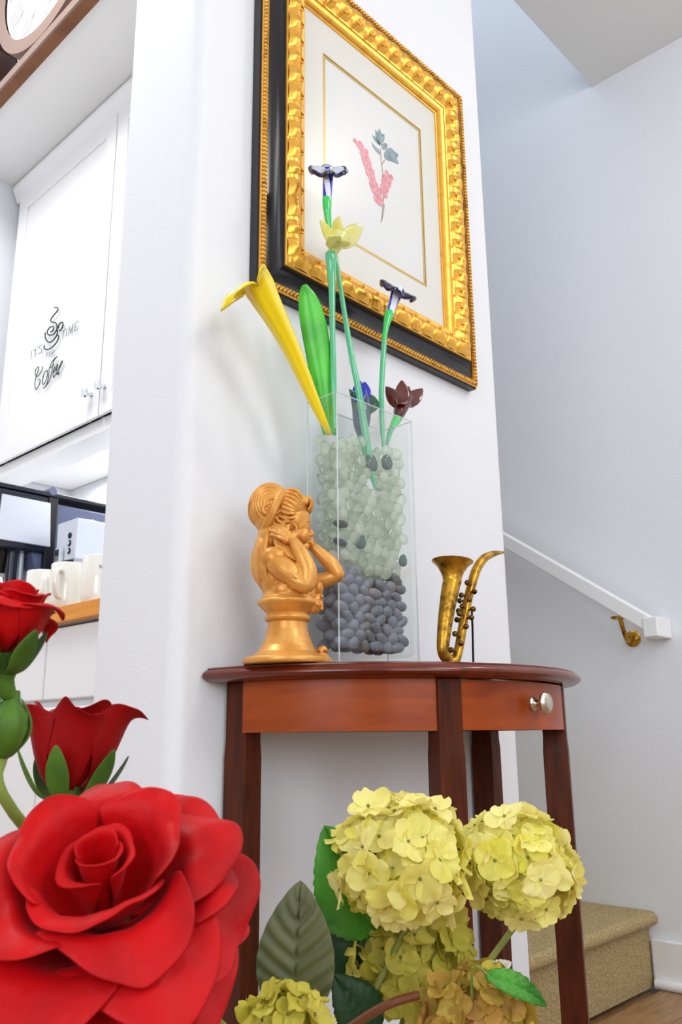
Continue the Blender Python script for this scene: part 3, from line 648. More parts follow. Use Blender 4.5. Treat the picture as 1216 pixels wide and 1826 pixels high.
# ------------------------------------------------------------------ glass vase
VX0, VX1, VY0, VY1, VZ0, VZ1 = 0.859, 1.038, 0.820, 0.884, 0.7502, 1.158
vs = thing('glass_vase', ((VX0+VX1)/2, (VY0+VY1)/2, VZ0), 'tall rectangular clear glass vase of pebbles and glass gems', 'vase')
T_ = 0.0055
vb = MB(); 
def rect(x0, x1, y0, y1, z): return [(x0, y0, z), (x1, y0, z), (x1, y1, z), (x0, y1, z)]
vb.loft([rect(VX0+.012, VX1-.012, VY0+.012, VY1-.012, 0.7725), rect(VX0+T_, VX1-T_, VY0+T_, VY1-T_, 0.778), rect(VX0+T_, VX1-T_, VY0+T_, VY1-T_, VZ1-.001), rect(VX0+T_-.001, VX1-T_+.001, VY0+T_-.001, VY1-T_+.001, VZ1),
         rect(VX0+.001, VX1-.001, VY0+.001, VY1-.001, VZ1), rect(VX0, VX1, VY0, VY1, VZ1-.001), rect(VX0, VX1, VY0, VY1, VZ0+.002), rect(VX0+.002, VX1-.002, VY0+.002, VY1-.002, VZ0)])
vb.f = [tuple(reversed(f)) for f in vb.f]
obj('vase_body', vb, VASEG, vs, smooth=False, bevel=.0012, angle=60)

EDGE = mat('edge_glint', S(226, 240, 244), 0.12, coat=0.6)  # off-white strips added to paint the bright glint along the vase edges
def veil(mt, k):
    nt = mt.node_tree; b = nt.nodes['Principled BSDF']; tr = nt.nodes.new('ShaderNodeBsdfTransparent'); mx = nt.nodes.new('ShaderNodeMixShader'); mx.inputs[0].default_value = k
    nt.links.new(tr.outputs[0], mx.inputs[1]); nt.links.new(b.outputs[0], mx.inputs[2]); nt.links.new(mx.outputs[0], nt.nodes['Material Output'].inputs[0])
veil(EDGE, 0.6)
for x, y in ((VX0, VY0), (VX1, VY0), (VX0, VY1), (VX1, VY1)):
    obj('edge_glint_strip', MB().tube([(x+(.0008 if x == VX0 else -.0008), y+(.0008 if y == VY0 else -.0008), VZ0+.003), (x+(.0008 if x == VX0 else -.0008), y+(.0008 if y == VY0 else -.0008), VZ1-.001)], .0011, 8), EDGE, vs)
rm_ = MB()
for a, b_ in (((VX0, VY0), (VX1, VY0)), ((VX1, VY0), (VX1, VY1)), ((VX1, VY1), (VX0, VY1)), ((VX0, VY1), (VX0, VY0))): rm_.tube([(a[0], a[1], VZ1), (b_[0], b_[1], VZ1)], .0009, 8)
obj('rim', rm_, EDGE, vs)  # whitish bars painting the light caught round the mouth of the vase
# glass flowers standing in it
GST = mat('green_glass_stem', S(112, 214, 164), 0.08, trans=0.3, coat=0.4, subs=0.2)
GCAL = mat('green_glass_calyx', S(56, 206, 100), 0.1, coat=0.6)
GLEAF = mat('green_glass_leaf', S(84, 206, 58), 0.3, coat=0.1, var=(S(62, 176, 46), 14, 0.42, 0.62))
YEL = mat('yellow_glass', S(250, 222, 22), 0.1, coat=0.6, subs=0.1)
PYEL = translucent(mat('pale_yellow_glass', S(246, 246, 176), 0.12, coat=0.4, var=(S(242, 236, 90), 24, 0.5, 0.7)), 0.4)
NAVYG = mat('navy_glass', S(14, 16, 70), 0.07, coat=0.8)
BLUEG = mat('cobalt_glass', S(24, 34, 190), 0.07, coat=0.8)
WHITEG = mat('white_glass', S(222, 228, 244), 0.08, coat=0.8)
SMOKE = mat('white_smoky_glass', S(196, 206, 222), 0.08, coat=0.8, var=(S(60, 70, 100), 60, 0.5, 0.62))
GREYG = translucent(mat('smoky_glass', S(96, 112, 140), 0.06, coat=0.8), 0.4)
RED_G = mat('brown_red_glass', S(96, 34, 26), 0.1, coat=0.8, var=(S(70, 22, 18), 40, 0.4, 0.65))
DGREEN = mat('dark_green_glass', S(20, 84, 52), 0.08, coat=0.8)
def blend(stem, **k): return smooth_path(stem, k.get('sub', 6))
def tube_r(pts_r, n=14, mb=None, **k):
    """pts_r: list of (x, y, z, radius)"""
    q = smooth_path(pts_r, 6); return (mb or MB()).tube([p[:3] for p in q], [p[3] for p in q], n, **k)
def corolla(c, d, r0, L, n, prof_, lobes=0.35, thick=.0022, up=(0, 0, 1), rot=0.0, wave=0.0, nu=72, nv=12):
    """flared flower mouth round c facing d; prof_(v) -> (radius fraction, height fraction)"""
    fr = frame_of(d, up); c = V(c); b = MB()
    def fn(u, v):
        th = 2*pi*u+rot; lob = 1-lobes*v*abs(sin(n*(th-rot)/2))**2.2
        pr, ph = prof_(v*lob if lobes > 0.5 else v)
        r = r0+L*pr*lob; z = L*ph+wave*L*v*cos(n*(th-rot))
        return c+fr @ V((r*cos(th), r*sin(th), z))
    b.grid(fn, nu, nv, cu=True)
    return b
PXM = 1/1300
EYE = V((0, 0, .66))
def turned(c, lean, open_):
    """direction of a flower mouth: up, leaning sideways by lean, and opened a little towards the room"""
    v_ = (V(c)-EYE).normalized(); u_ = (V((0, 0, 1))-v_*v_.z).normalized(); r_ = v_.cross(u_)
    return (u_*cos(lean)+r_*sin(lean)-v_*open_).normalized()
# 1 yellow trumpet lily
t = thing('glass_lily', (0.8744, 0.8500, 1.1040), 'long yellow glass trumpet lily leaning left out of the vase', 'glass flower', 'glass flowers in the vase')
ly = [tuple(p)+(r*PXM,) for p, r in zip(((0.7289, 0.8500, 1.2919), (0.7422, 0.8500, 1.2763), (0.7612, 0.8500, 1.2553), (0.7885, 0.8500, 1.2233), (0.8174, 0.8500, 1.1820), (0.8445, 0.8500, 1.1412), (0.8743, 0.8500, 1.1013)), (28, 24.5, 20.5, 16, 12.5, 9, 4))]
vw = V((0.764, -0.645, 0)); aw = V((0.645, 0.764, 0))     # along the wall view, and away from the room
up_ = V((0, 0, 1))
lq = smooth_path(ly, 6)
def lily_surface(u, v):
    a = 2*pi*u
    nt_ = len(lq)-1
    if v <= .55:
        j = (1-v/.55)*nt_; i = min(int(j), nt_-1); f = j-i
        p = [x+(y-x)*f for x, y in zip(lq[i], lq[i+1])]; k = 0.0
    else: p = lq[0]; k = (v-.55)/.45
    c = V(p[:3]); i = min(int((1-min(1, v/.55))*nt_), nt_-1)
    ax = (V(lq[i][:3])-V(lq[i+1][:3])).normalized()
    e1 = (vw-ax*vw.dot(ax)).normalized(); e2 = ax.cross(e1)
    rd = e1*cos(a)+e2*sin(a)
    q = c+rd*p[3]*(1+.05*cos(6*a))
    if k > 0:
        left = (1-cos(a))/2                       # 0 at the right-hand side, 1 at the left
        lob = abs(cos(3*a))**.8
        L = (33+19*left)*PXM*(.25+.75*lob)
        beta = rad(-4+92*left**.7)*k**.8
        q = q+(ax*cos(beta)+rd*sin(beta))*L*k+up_*(.004*left*k-.010*left*k*k)*(.4+lob)
    return q
obj('trumpet', MB().grid(lily_surface, 48, 44, cu=True), YEL, t, solid=.0022, angle=120)
def lily_petal(base, tip, side, w_, lift, mat_, par, name='petal', curl=0.0, nv=16):
    base, tip, side, lift = V(base), V(tip), V(side).normalized(), V(lift)
    def fn(u, v):
        s_ = (u-0.5)*2
        wd = w_*max(0.0, (sin(pi*(0.20+0.80*v)))**0.85)
        return base.lerp(tip, v)+lift*(sin(pi*v*0.8))+side*(s_*wd)-lift*(0.35*s_*s_*(1-v*.5))+V((0, 0, curl*v*v))
    return obj(name, MB().grid(fn, 9, nv), mat_, par, solid=0.003, sub=1)
# 2 green blade
t = thing('glass_leaf', (0.8781, 0.8560, 1.1065), 'broad green glass blade between yellow lily and stems', 'glass leaf')
lp = smooth_path([tuple(p)+(r*PXM,) for p, r in zip(((0.8826, 0.8580, 1.1054), (0.8732, 0.8580, 1.1534), (0.8627, 0.8570, 1.2059), (0.8509, 0.8560, 1.2583), (0.8414, 0.8550, 1.2927), (0.8320, 0.8540, 1.3205), (0.8249, 0.8530, 1.3347)), (11, 19, 23, 26, 24.5, 17, 4))], 5)
def blade(u, v):
    j = v*(len(lp)-1); i = min(int(j), len(lp)-2); f = j-i
    p = [a+(b_-a)*f for a, b_ in zip(lp[i], lp[i+1])]; s_ = (u-0.5)*2
    return V(p[:3])+vw*(s_*p[3])+aw*(0.006*s_*s_-.003)
obj('blade', MB().grid(blade, 9, 31), GLEAF, t, solid=.004)
# flowers with striped throats
def striped(t, pts_r, n=48, turn=0.22, bands=3, cols=(BLUEG, WHITEG), share=0.42):
    q = smooth_path(pts_r, 20)
    mif = lambda i, j: 0 if ((i/n*bands+j*turn/20*bands/3) % 1.0) < share else 1
    return obj('throat', MB().tube([p[:3] for p in q], [p[3] for p in q], n, mif=mif), list(cols), t, angle=80)
def ruffled_disc(t, c, d, R_, n, up, droop, top_mat, rim_mat):
    pf_ = lambda v: (v, -0.10*v*v*droop+0.06*sin(pi*v))
    o = obj('petal_disc', corolla(c, d, .003, R_, n, pf_, 0.20, up=up, wave=0.10), [top_mat], t, solid=.0035, sub=1)
    fr = frame_of(d, up); rr = []
    for i in range(73):
        th = 2*pi*i/72; lob = 1-0.20*abs(sin(n*th/2))**2.2; r = .003+R_*lob
        rr.append(V(c)+fr @ V((r*cos(th), r*sin(th), R_*(-0.10*droop)+0.10*R_*cos(n*th))))
    obj('rim', MB().tube(rr, .0036, 8, cap=False), rim_mat, t)
t = thing('glass_flower', (0.9710, 0.8460, 1.0377), 'tallest blue and white glass flower with flat ruffled top', 'glass flower', 'glass flowers in the vase')
bh = V((0.8750, 0.8500, 1.5680)); bc_ = V((0.8718, 0.8500, 1.5079))
ruffled_disc(t, bh, turned(bh, 0.03, .16), 38*PXM, 6, (1, 0, 0), 1.0, SMOKE, NAVYG)
striped(t, [tuple(bh-V((0, 0, .002)))+(13*PXM,), tuple((0.8748, 0.8500, 1.5540))+(12*PXM,), tuple((0.8733, 0.8500, 1.5319))+(10.5*PXM,), tuple(bc_)+(9.5*PXM,)], turn=0.3)
obj('calyx', tube_r([tuple((0.8718, 0.8500, 1.5121))+(9.5*PXM,), tuple((0.8717, 0.8500, 1.5026))+(10*PXM,), tuple((0.8729, 0.8500, 1.4843))+(8*PXM,), tuple((0.8786, 0.8520, 1.4620))+(5.5*PXM,)]), GCAL, t)
obj('stem', tube_r([tuple(p)+(r*PXM,) for p, r in zip(((0.8784, 0.8530, 1.4675), (0.8917, 0.8560, 1.4334), (0.9005, 0.8560, 1.4012), (0.9088, 0.8510, 1.3315), (0.9173, 0.8430, 1.2478), (0.9289, 0.8370, 1.1775), (0.9431, 0.8340, 1.0915), (0.9560, 0.8330, 1.0301)), (6, 5, 5, 5.5, 6, 7, 7.5, 3))], 12), GST, t)
t = thing('glass_flower', (0.9996, 0.8500, 1.1043), 'shorter blue and white glass flower with tilted dark disc', 'glass flower', 'glass flowers in the vase')
rh = V((1.0481, 0.8500, 1.4129)); rc = V((1.0233, 0.8500, 1.3591))
ruffled_disc(t, rh, turned(rh, 0.52, .03), 42*PXM, 6, aw, 0.2, NAVYG, NAVYG)
striped(t, [tuple(rh-V((0, 0, .002)))+(17*PXM,), tuple((1.0431, 0.8500, 1.4021))+(14*PXM,), tuple((1.0331, 0.8500, 1.3810))+(11*PXM,), tuple(rc)+(10.5*PXM,)], turn=0.12, share=0.3)
obj('calyx', tube_r([tuple((1.0242, 0.8500, 1.3626))+(10.5*PXM,), tuple((1.0200, 0.8500, 1.3515))+(10*PXM,), tuple((1.0133, 0.8500, 1.3290))+(6.5*PXM,), tuple((1.0081, 0.8500, 1.3053))+(6*PXM,)]), GCAL, t)
obj('stem', tube_r([tuple(p)+(r*PXM,) for p, r in zip(((1.0099, 0.8500, 1.3142), (1.0039, 0.8500, 1.2689), (0.9975, 0.8500, 1.2064), (0.9972, 0.8500, 1.1570), (0.9994, 0.8500, 1.0994)), (6, 6.2, 6, 5.5, 3))], 12), GST, t)
# pale yellow daffodil
t = thing('glass_daffodil', (0.8772, 0.8420, 1.1117), 'pale yellow glass daffodil with long green stem', 'glass flower', 'glass flowers in the vase')
dc = V((0.8848, 0.8380, 1.4327)); db = V((0.8676, 0.8380, 1.4017))
obj('cup', tube_r([tuple((0.8889, 0.8380, 1.4407))+(21*PXM,), tuple((0.8808, 0.8380, 1.4247))+(15*PXM,), tuple((0.8728, 0.8380, 1.4090))+(11.5*PXM,), tuple((0.8676, 0.8380, 1.3986))+(11*PXM,)], 20, cap=False), PYEL, t)
for tip_, base_, wd, lift_ in (((0.9424, 0.8350, 1.4861), (0.8887, 0.8380, 1.4303), .016, (0, 0, -.004)), ((0.8383, 0.8350, 1.4524), (0.8782, 0.8380, 1.4277), .012, (.003, 0, -.006)),
                     ((0.9142, 0.8600, 1.5047), (0.8946, 0.8460, 1.4407), .016, (0, 0.003, -.002)), ((0.8692, 0.8050, 1.4090), (0.8755, 0.8280, 1.4159), .016, (0, 0, .004)), ((0.8343, 0.8080, 1.4024), (0.8703, 0.8280, 1.4136), .014, (0, 0, .004)), ((0.9658, 0.8700, 1.5187), (0.9021, 0.8480, 1.4470), .011, (0, 0, -.002))):
    ax_ = V(tip_)-V(base_); side_ = ax_.cross(V((0, 1, 0.3))) if abs(ax_.z) > .02 else ax_.cross(V((0, .4, 1)))
    lily_petal(base_, tip_, side_, wd, lift_, PYEL, t)
obj('stem', tube_r([tuple(p)+(r*PXM,) for p, r in zip(((0.8676, 0.8380, 1.4027), (0.8675, 0.8380, 1.3926), (0.8695, 0.8390, 1.3659), (0.8704, 0.8390, 1.3318), (0.8719, 0.8400, 1.2601), (0.8745, 0.8410, 1.1766), (0.8772, 0.8420, 1.1090)), (11.5, 11.5, 9.5, 7, 6, 6, 3))], 12), GST, t)
# cobalt bud
t = thing('glass_bud', (0.9830, 0.8620, 1.1080), 'cobalt glass bud in dark green sepals at the vase rim', 'glass flower', 'glass flowers in the vase')
bb = V((0.9653, 0.8620, 1.1565))
obj('bud_bulb', MB().tube([p[:3] for p in smooth_path([tuple((0.9564, 0.8620, 1.1224)), tuple((0.9595, 0.8620, 1.1404)), tuple((0.9614, 0.8620, 1.1651)), tuple((0.9633, 0.8620, 1.1881)), tuple((0.9597, 0.8620, 1.2066)), tuple((0.9533, 0.8620, 1.2204))], 5)], [x*PXM for x in [q[0] for q in smooth_path([(6,), (16,), (20,), (16,), (10,), (2,)], 5)]], 18), GREYG, t)
for tip_, base_, wd in (((0.9519, 0.8620, 1.2180), (0.9418, 0.8500, 1.1745), .012), ((0.9668, 0.8620, 1.2187), (0.9620, 0.8560, 1.1820), .010), ((0.9595, 0.8740, 1.2181), (0.9635, 0.8720, 1.1890), .010)):
    lily_petal(base_, tip_, vw, wd, (0, -.004, 0), BLUEG, t)
for tip_, base_, wd in (((0.9983, 0.8600, 1.1807), (0.9509, 0.8580, 1.1891), .011), ((0.9807, 0.8460, 1.1738), (0.9575, 0.8500, 1.1607), .011), ((0.9274, 0.8620, 1.1921), (0.9445, 0.8600, 1.1647), .009)):
    lily_petal(base_, tip_, V((0.3, -.3, .8)), wd, (0.003, -.005, .003), DGREEN, t, 'sepal')
obj('stem', tube_r([tuple(p)+(r*PXM,) for p, r in zip(((0.9578, 0.8620, 1.1256), (0.9665, 0.8620, 1.0993), (0.9762, 0.8620, 1.0590)), (7, 6, 3))], 10), GST, t)
# brown-red lily
t = thing('glass_lily', (1.0354, 0.8680, 1.1221), 'small brown red glass lily at the right rim of the vase', 'glass flower', 'glass flowers in the vase')
obj('trumpet', tube_r([tuple(p)+(r*PXM,) for p, r in zip(((1.0811, 0.8700, 1.2307), (1.0774, 0.8700, 1.2171), (1.0690, 0.8700, 1.1991), (1.0607, 0.8700, 1.1814)), (21, 18.5, 15, 10))], 20, cap=False), RED_G, t)
for tip_, base_, wd in (((1.0269, 0.8660, 1.2300), (1.0585, 0.8660, 1.2064), .0125), ((1.0638, 0.8600, 1.2508), (1.0583, 0.8560, 1.2035), .0135), ((1.1294, 0.8660, 1.2566), (1.0846, 0.8660, 1.2138), .0135), ((1.1196, 0.8900, 1.2652), (1.0987, 0.8820, 1.2309), .009)):
    ax_ = V(tip_)-V(base_)
    lily_petal(base_, tip_, ax_.cross(aw), wd, (-aw*.003), RED_G, t)
obj('calyx', tube_r([tuple(p)+(r*PXM,) for p, r in zip(((1.0655, 0.8700, 1.1889), (1.0560, 0.8700, 1.1761), (1.0427, 0.8680, 1.1599)), (11, 10, 6))]), GCAL, t)
obj('stem', tube_r([tuple(p)+(r*PXM,) for p, r in zip(((1.0486, 0.8690, 1.1678), (1.0364, 0.8680, 1.1472), (1.0265, 0.8680, 1.1150)), (7, 5.5, 3))], 10), GST, t)

# pebbles and glass gems
segs = [(V((0.9419, 0.8350, 1.1007)), V((0.9560, 0.8330, 1.0301)), .011), (V((0.9972, 0.8500, 1.1570)), V((0.9994, 0.8500, 1.0994)), .010), (V((0.8745, 0.8410, 1.1766)), V((0.8772, 0.8420, 1.1090)), .009), (V((0.8445, 0.8500, 1.1412)), V((0.8743, 0.8500, 1.1013)), .014), (V((0.9630, 0.8660, 1.1618)), V((0.9807, 0.8660, 1.0608)), .014), (V((1.0364, 0.8680, 1.1472)), V((1.0265, 0.8680, 1.1150)), .009)]
def near_stem(p, r):
    for a, b, q in segs:
        t_ = max(0, min(1, (p-a).dot(b-a)/(b-a).length_squared))
        if (p-a-(b-a)*t_).length < q*0.55+r*0.75: return True
    return False
PEB = mat('grey_pebble', S(124, 128, 144), 0.45, var=(S(96, 99, 114), 60, 0.4, 0.65)); random_tint(PEB, S(150, 152, 164), 0, 0.5)
PEBD = mat('dark_pebble', S(40, 42, 46), 0.4)
GEM = gem_glass('clear_gem', (0.97, 1.0, 0.96, 1), S(250, 253, 244), 0.68)
GEMG = gem_glass('grey_green_gem', S(170, 200, 190), S(112, 140, 134), 0.35)
def pebble_mesh(name, r, m_, seed, nu=14, nv=9):
    rnd = random.Random(seed); b = MB().ell((0, 0, 0), r, None, nu, nv)
    k1, k2, k3 = rnd.uniform(0, 6), rnd.uniform(0, 6), rnd.uniform(0, 6)
    b.v = [tuple(V(p)*(1+.06*sin(p[0]*230+k1)+.05*sin(p[2]*260+k2)+.03*sin(p[1]*300+k3))) for p in b.v]
    return to_mesh(name, b, m_)
peb = [pebble_mesh('pebble', q, PEB, i) for i, q in enumerate(((.0140, .0082, .0086), (.0128, .0082, .0094), (.0150, .0080, .0080)))]
pebd = [pebble_mesh('pebble', (.0150, .0075, .0056), PEBD, s_) for s_ in (4, 5)]
gem = [pebble_mesh('glass_gem', q, GEM, 6+i, 18, 11) for i, q in enumerate(((.0106, .0060, .0100), (.0098, .0056, .0094), (.0118, .0062, .0108), (.0090, .0058, .0088)))]
gemg = [pebble_mesh('glass_gem', (.0115, .006, .0145), GEMG, 10, 18, 11)]
X0, X1, Y0, Y1 = VX0+T_, VX1-T_, VY0+T_, VY1-T_
PL = 'rounded dark grey pebble in the bottom layer inside the glass vase'; GL_ = 'rounded clear glass gem in the pale layer inside the vase'
def place(me, name, p, rot, label, cat, group=None):
    o = bpy.data.objects.new(name, me); COL.objects.link(o); o.location = p; o.rotation_euler = rot
    return tag(o, label, cat, group)
rnd = random.Random(11)
NP = 0
for lz in range(9):
    z = .7862+lz*.0130
    for ly_ in range(3):
        for lx in range(7):
            x = X0+.0138+lx*.0246+(.0115 if (lz+ly_) % 2 else 0)+rnd.uniform(-.0018, .0018)
            if x > X1-.0125: continue
            y = Y0+.0092+ly_*.0172+rnd.uniform(-.0008, .0008)
            if ly_ == 1 and 1 < lx < 5 and lz < 7: continue
            if z > .893+(-.014 if .925 < x < 1.0 else 0): continue
            place(peb[NP % 3], 'pebble', (x, y, z+rnd.uniform(-.001, .001)), (rnd.uniform(-.25, .25), rnd.uniform(-.7, .7), rnd.uniform(-.2, .2)), PL, 'pebble', 'dark grey pebbles in the vase'); NP += 1
NG = 0; taken = []
GG = ('grey green glass gem left of the two under the middle stem', 'teal green glass gem right of the middle stem', 'grey green glass gem lowest near the dark pebbles', 'grey green glass gem beside the black flat pebbles')
for k, (p, sc_) in enumerate((((0.9496, 0.8310, 1.0684), 1.15), ((0.9876, 0.8310, 1.0789), 1.0), ((1.0210, 0.8320, 0.9236), .75), ((0.9218, 0.8310, 0.9387), .9))):
    o = place(gemg[0], 'glass_gem', (p[0], Y0+.0078, p[2]), (0, .15*k, 0), GG[k], 'glass gem'); o.scale = (sc_,)*3; taken.append((V((p[0], Y0+.0078, p[2])), .0150))
for k, p in enumerate(((0.8662, 0.8320, 0.9587), (0.8682, 0.8320, 0.9313))):
    x = max(p[0], X0+.0148)
    place(pebd[k], 'pebble', (x, Y0+.0085, p[2]), (0, .16*k, 0), ('flat black pebble upper of the two near the vase corner', 'flat black pebble lower of the two near the vase corner')[k], 'pebble'); taken.append((V((x, Y0+.0085, p[2])), .0130))
for lz in range(14):
    z = .8990+lz*.0152
    for ly_ in range(4):
        for lx in range(9):
            x = X0+.0112+lx*.0203+(.0100 if (lz+ly_) % 2 else 0)+rnd.uniform(-.0022, .0022)
            if x > X1-.0105: continue
            y = Y0+.0068+ly_*.0132+rnd.uniform(-.0006, .0006)
            p = V((x, y, z+rnd.uniform(-.002, .002)))
            top = 1.100-.12*max(0, x-.95)+.010*sin(x*90)
            if z > top: continue
            if ly_ in (1, 2) and 1 < lx < 6 and 1 < lz < 11: continue
            if z < .905 and (x < .925 or x > 1.01): continue
            if near_stem(p, .0088) or any((p-q).length < r_ for q, r_ in taken): continue
            if NG >= 300: continue
            place(gem[rnd.randrange(4)], 'glass_gem', p, (rnd.uniform(-.4, .4), rnd.uniform(0, 3.1), rnd.uniform(-.4, .4)), GL_, 'glass gem', 'clear glass gems in the vase'); NG += 1
print('pebbles', NP, 'gems', NG)

# ------------------------------------------------------------------ gilded bust of a girl
BX, BY = 0.780, 0.840
bu = thing('bust_figurine', (BX, BY, 0.7502), 'gilded bust of a girl resting her cheeks in her hands', 'figurine')
BS = 1/1312
fwd, dep_ = V((0.764, -0.645, 0)), V((0.645, 0.764, 0))
BO = V((BX, BY, 0.7502))
def bw(p): return BO+(fwd*p[0]+dep_*p[1]+V((0, 0, p[2])))*BS
BR = M4((fwd, dep_, V((0, 0, 1)))).transposed()
def ry(a): return M4.Rotation(rad(a), 3, 'Y')
class BB(MB):
    def e(s, c, r, a=0, nu=36, nv=24): return s.ell(bw(c), [x*BS for x in r], BR @ ry(a), nu, nv)
    def c(s, pts, r, n=14, **k):
        q = smooth_path([tuple(p)+(x,) for p, x in zip(pts, r)], 5) if len(pts) > 2 else [tuple(p)+(x,) for p, x in zip(pts, r)]
        s.tube([bw(p[:3]) for p in q], [p[3]*BS for p in q], n, **k)
        for p, x in ((pts[0], r[0]), (pts[-1], r[-1])): s.ell(bw(p), [x*BS*.98]*3, None, n, 8)
        return s
def fused(name, mb, voxel, smooth_it=3, f=0.5):
    o = obj(name, mb, BUST, bu)
    r_ = o.modifiers.new('fuse', 'REMESH'); r_.mode = 'VOXEL'; r_.voxel_size = voxel*BS; r_.use_smooth_shade = True
    s_ = o.modifiers.new('soften', 'SMOOTH'); s_.factor = f; s_.iterations = smooth_it
    return o
g = BB()
# head and face, looking to +x
g.e((4, 0, 262), (36, 33, 40)); g.e((17, 0, 250), (24, 27, 30)); g.e((15, 0, 232), (24, 25, 27)); g.e((28, 0, 210), (10, 12, 8)); g.e((31, 0, 209), (6.5, 8, 6.5))
for s_ in (-1, 1):
    g.e((24, s_*14, 229), (14, 11, 15)); g.e((31.5, s_*12, 246), (5.5, 6.5, 3.6), 12); g.e((32, s_*12, 241.5), (4.8, 5.5, 2.2), -8); g.e((33, s_*12, 254.5), (4.5, 10, 2.2), 10)
    g.c([(36.5, s_*8, 248.5), (34.5, s_*14, 249.5), (29.5, s_*20, 246)], (1.5, 2.0, 1.3), 8); g.e((33.2, s_*13, 244.5), (3.2, 5.4, 3.0)); g.c([(36, s_*8, 241.5), (33.5, s_*14, 240), (29, s_*19, 241.5)], (1.2, 1.5, 1.1), 8); g.c([(38, s_*6, 256), (35, s_*14, 259), (28, s_*22, 257)], (1.6, 2.0, 1.3), 8)
    g.e((40.5, s_*3.2, 232.5), (3.0, 2.6, 2.6)); g.e((-4, s_*31, 238), (7, 4, 10))
g.c([(35.5, 0, 252), (39, 0, 243), (43.5, 0, 236), (42.5, 0, 233.5)], (3.5, 3.4, 4.0, 3.6), 12)
g.e((38.5, 0, 225.2), (4.2, 7.0, 2.3), -14); g.e((37.8, 0, 219.8), (4.0, 6.0, 2.5), 10); g.e((34, 0, 214), (5, 8, 3))
g.c([(-4, 0, 222), (-8, 0, 195), (-6, 0, 178)], (19, 18, 24), 18)
# chest, shoulders, arms
g.e((-8, 0, 166), (36, 45, 34)); g.e((6, 0, 150), (36, 40, 34)); g.e((14, 0, 128), (34, 38, 26)); g.e((-24, 0, 150), (27, 40, 34)); g.e((-34, 0, 172), (20, 36, 36))
for s_ in (-1, 1):
    g.e((-26, s_*36, 182), (23, 19, 21), 15); g.e((-34, s_*44, 180), (7, 6, 8)); g.e((-16, s_*46, 188), (8, 6, 8)); g.e((-24, s_*44, 168), (9, 7, 8))
g.c([(-22, -38, 172), (-8, -46, 160), (4, -50, 150)], (20, 21, 19), 18)
for k in range(7): g.c([(-1+k*1.5, -50-14*cos(-1.6+k*.53), 150+17*sin(-1.6+k*.53)), (8+k*1.0, -51-13*cos(-1.6+k*.53), 143+15*sin(-1.6+k*.53))], (4.2, 3.6), 8)
g.c([(6, -50, 148), (20, -52, 136), (30, -52, 134)], (14.5, 15.5, 16), 18)
g.c([(31, -52, 136), (32, -50, 158), (22, -46, 186), (10, -42, 208)], (16, 16.5, 14, 10), 18)
g.e((0, -41, 219), (15, 8, 10.5), -32)
for k, (tip, mid) in enumerate((((-22, -39, 242), (-10, -45, 235)), ((-30, -38, 239), (-17, -45, 231)), ((-34, -37, 232), (-20, -45, 226)), ((-32, -37, 224), (-19, -44, 219)))):
    g.c([(-1-k*1.2, -45, 224-k*4), mid, tip], (4.3, 4.0, 2.9), 10)
g.c([(7, -43, 217), (12, -42, 224), (13, -39, 230)], (4.6, 4.0, 3.0), 10)
g.c([(-6, 42, 168), (30, 44, 156), (64, 38, 156), (90, 30, 164)], (19, 17, 15, 13), 18)
g.c([(92, 28, 167), (80, 27, 186), (62, 26, 203), (48, 26, 216)], (13.5, 14.5, 12, 9.5), 18)
g.e((40, 27, 224), (9, 8, 13), 25)
for k in range(4): g.c([(40-k*3, 32, 228), (35-k*5, 34, 238), (28-k*7, 34, 246-k*3)], (4.0, 3.7, 2.8), 10)
g.c([(44, 22, 224), (40, 22, 232), (36, 24, 238)], (4.2, 3.8, 3.0), 10)
# gathered bodice, lace and rose at the breast
g.e((36, -4, 152), (16, 26, 24)); g.e((30, -22, 122), (18, 14, 18)); g.e((-5, -26, 128), (26, 20, 24)); g.e((48, -6, 108), (12, 16, 20), 14); g.e((52, -8, 134), (11, 15, 14))
for k in range(26):
    a = k*2.399; rr = 13*sqrt((k+.5)/26); g.e((58+0.35*rr*cos(a*1.3)-abs(rr)*.2, -10+rr*cos(a), 108+1.35*rr*sin(a)), (3.4, 3.2, 3.2), 0, 8, 6)
# lower edge of the bust, ring, pedestal
pl = [(0, 0), (76, 0), (78, 3), (78, 9), (74, 12), (64, 14), (54, 21), (46, 32), (40, 46), (36, 60), (34, 74), (39, 76), (41, 80), (40, 85), (36, 87), (38, 90), (46, 98), (53, 105), (54, 109), (52, 112), (47, 116), (43, 126), (41, 140), (30, 150), (0, 150)]
g.lathe([(max(r, .01)*BS, z*BS) for r, z in pl], bw((0, 0, 0)), 56)
# small rose at the foot
for k in range(9):
    a = k*2.4; r = 2+k*.8; g.e((60+r*cos(a)*.8, -18+r*sin(a), 22+(9-k)*.7), (5, 5, 4), 0, 10, 6)
g.c([(64, -16, 14), (76, -12, 8)], (5, 2), 8); g.c([(58, -28, 16), (66, -36, 8)], (5, 2), 8)
body = fused('figure', g, 1.15, 2)

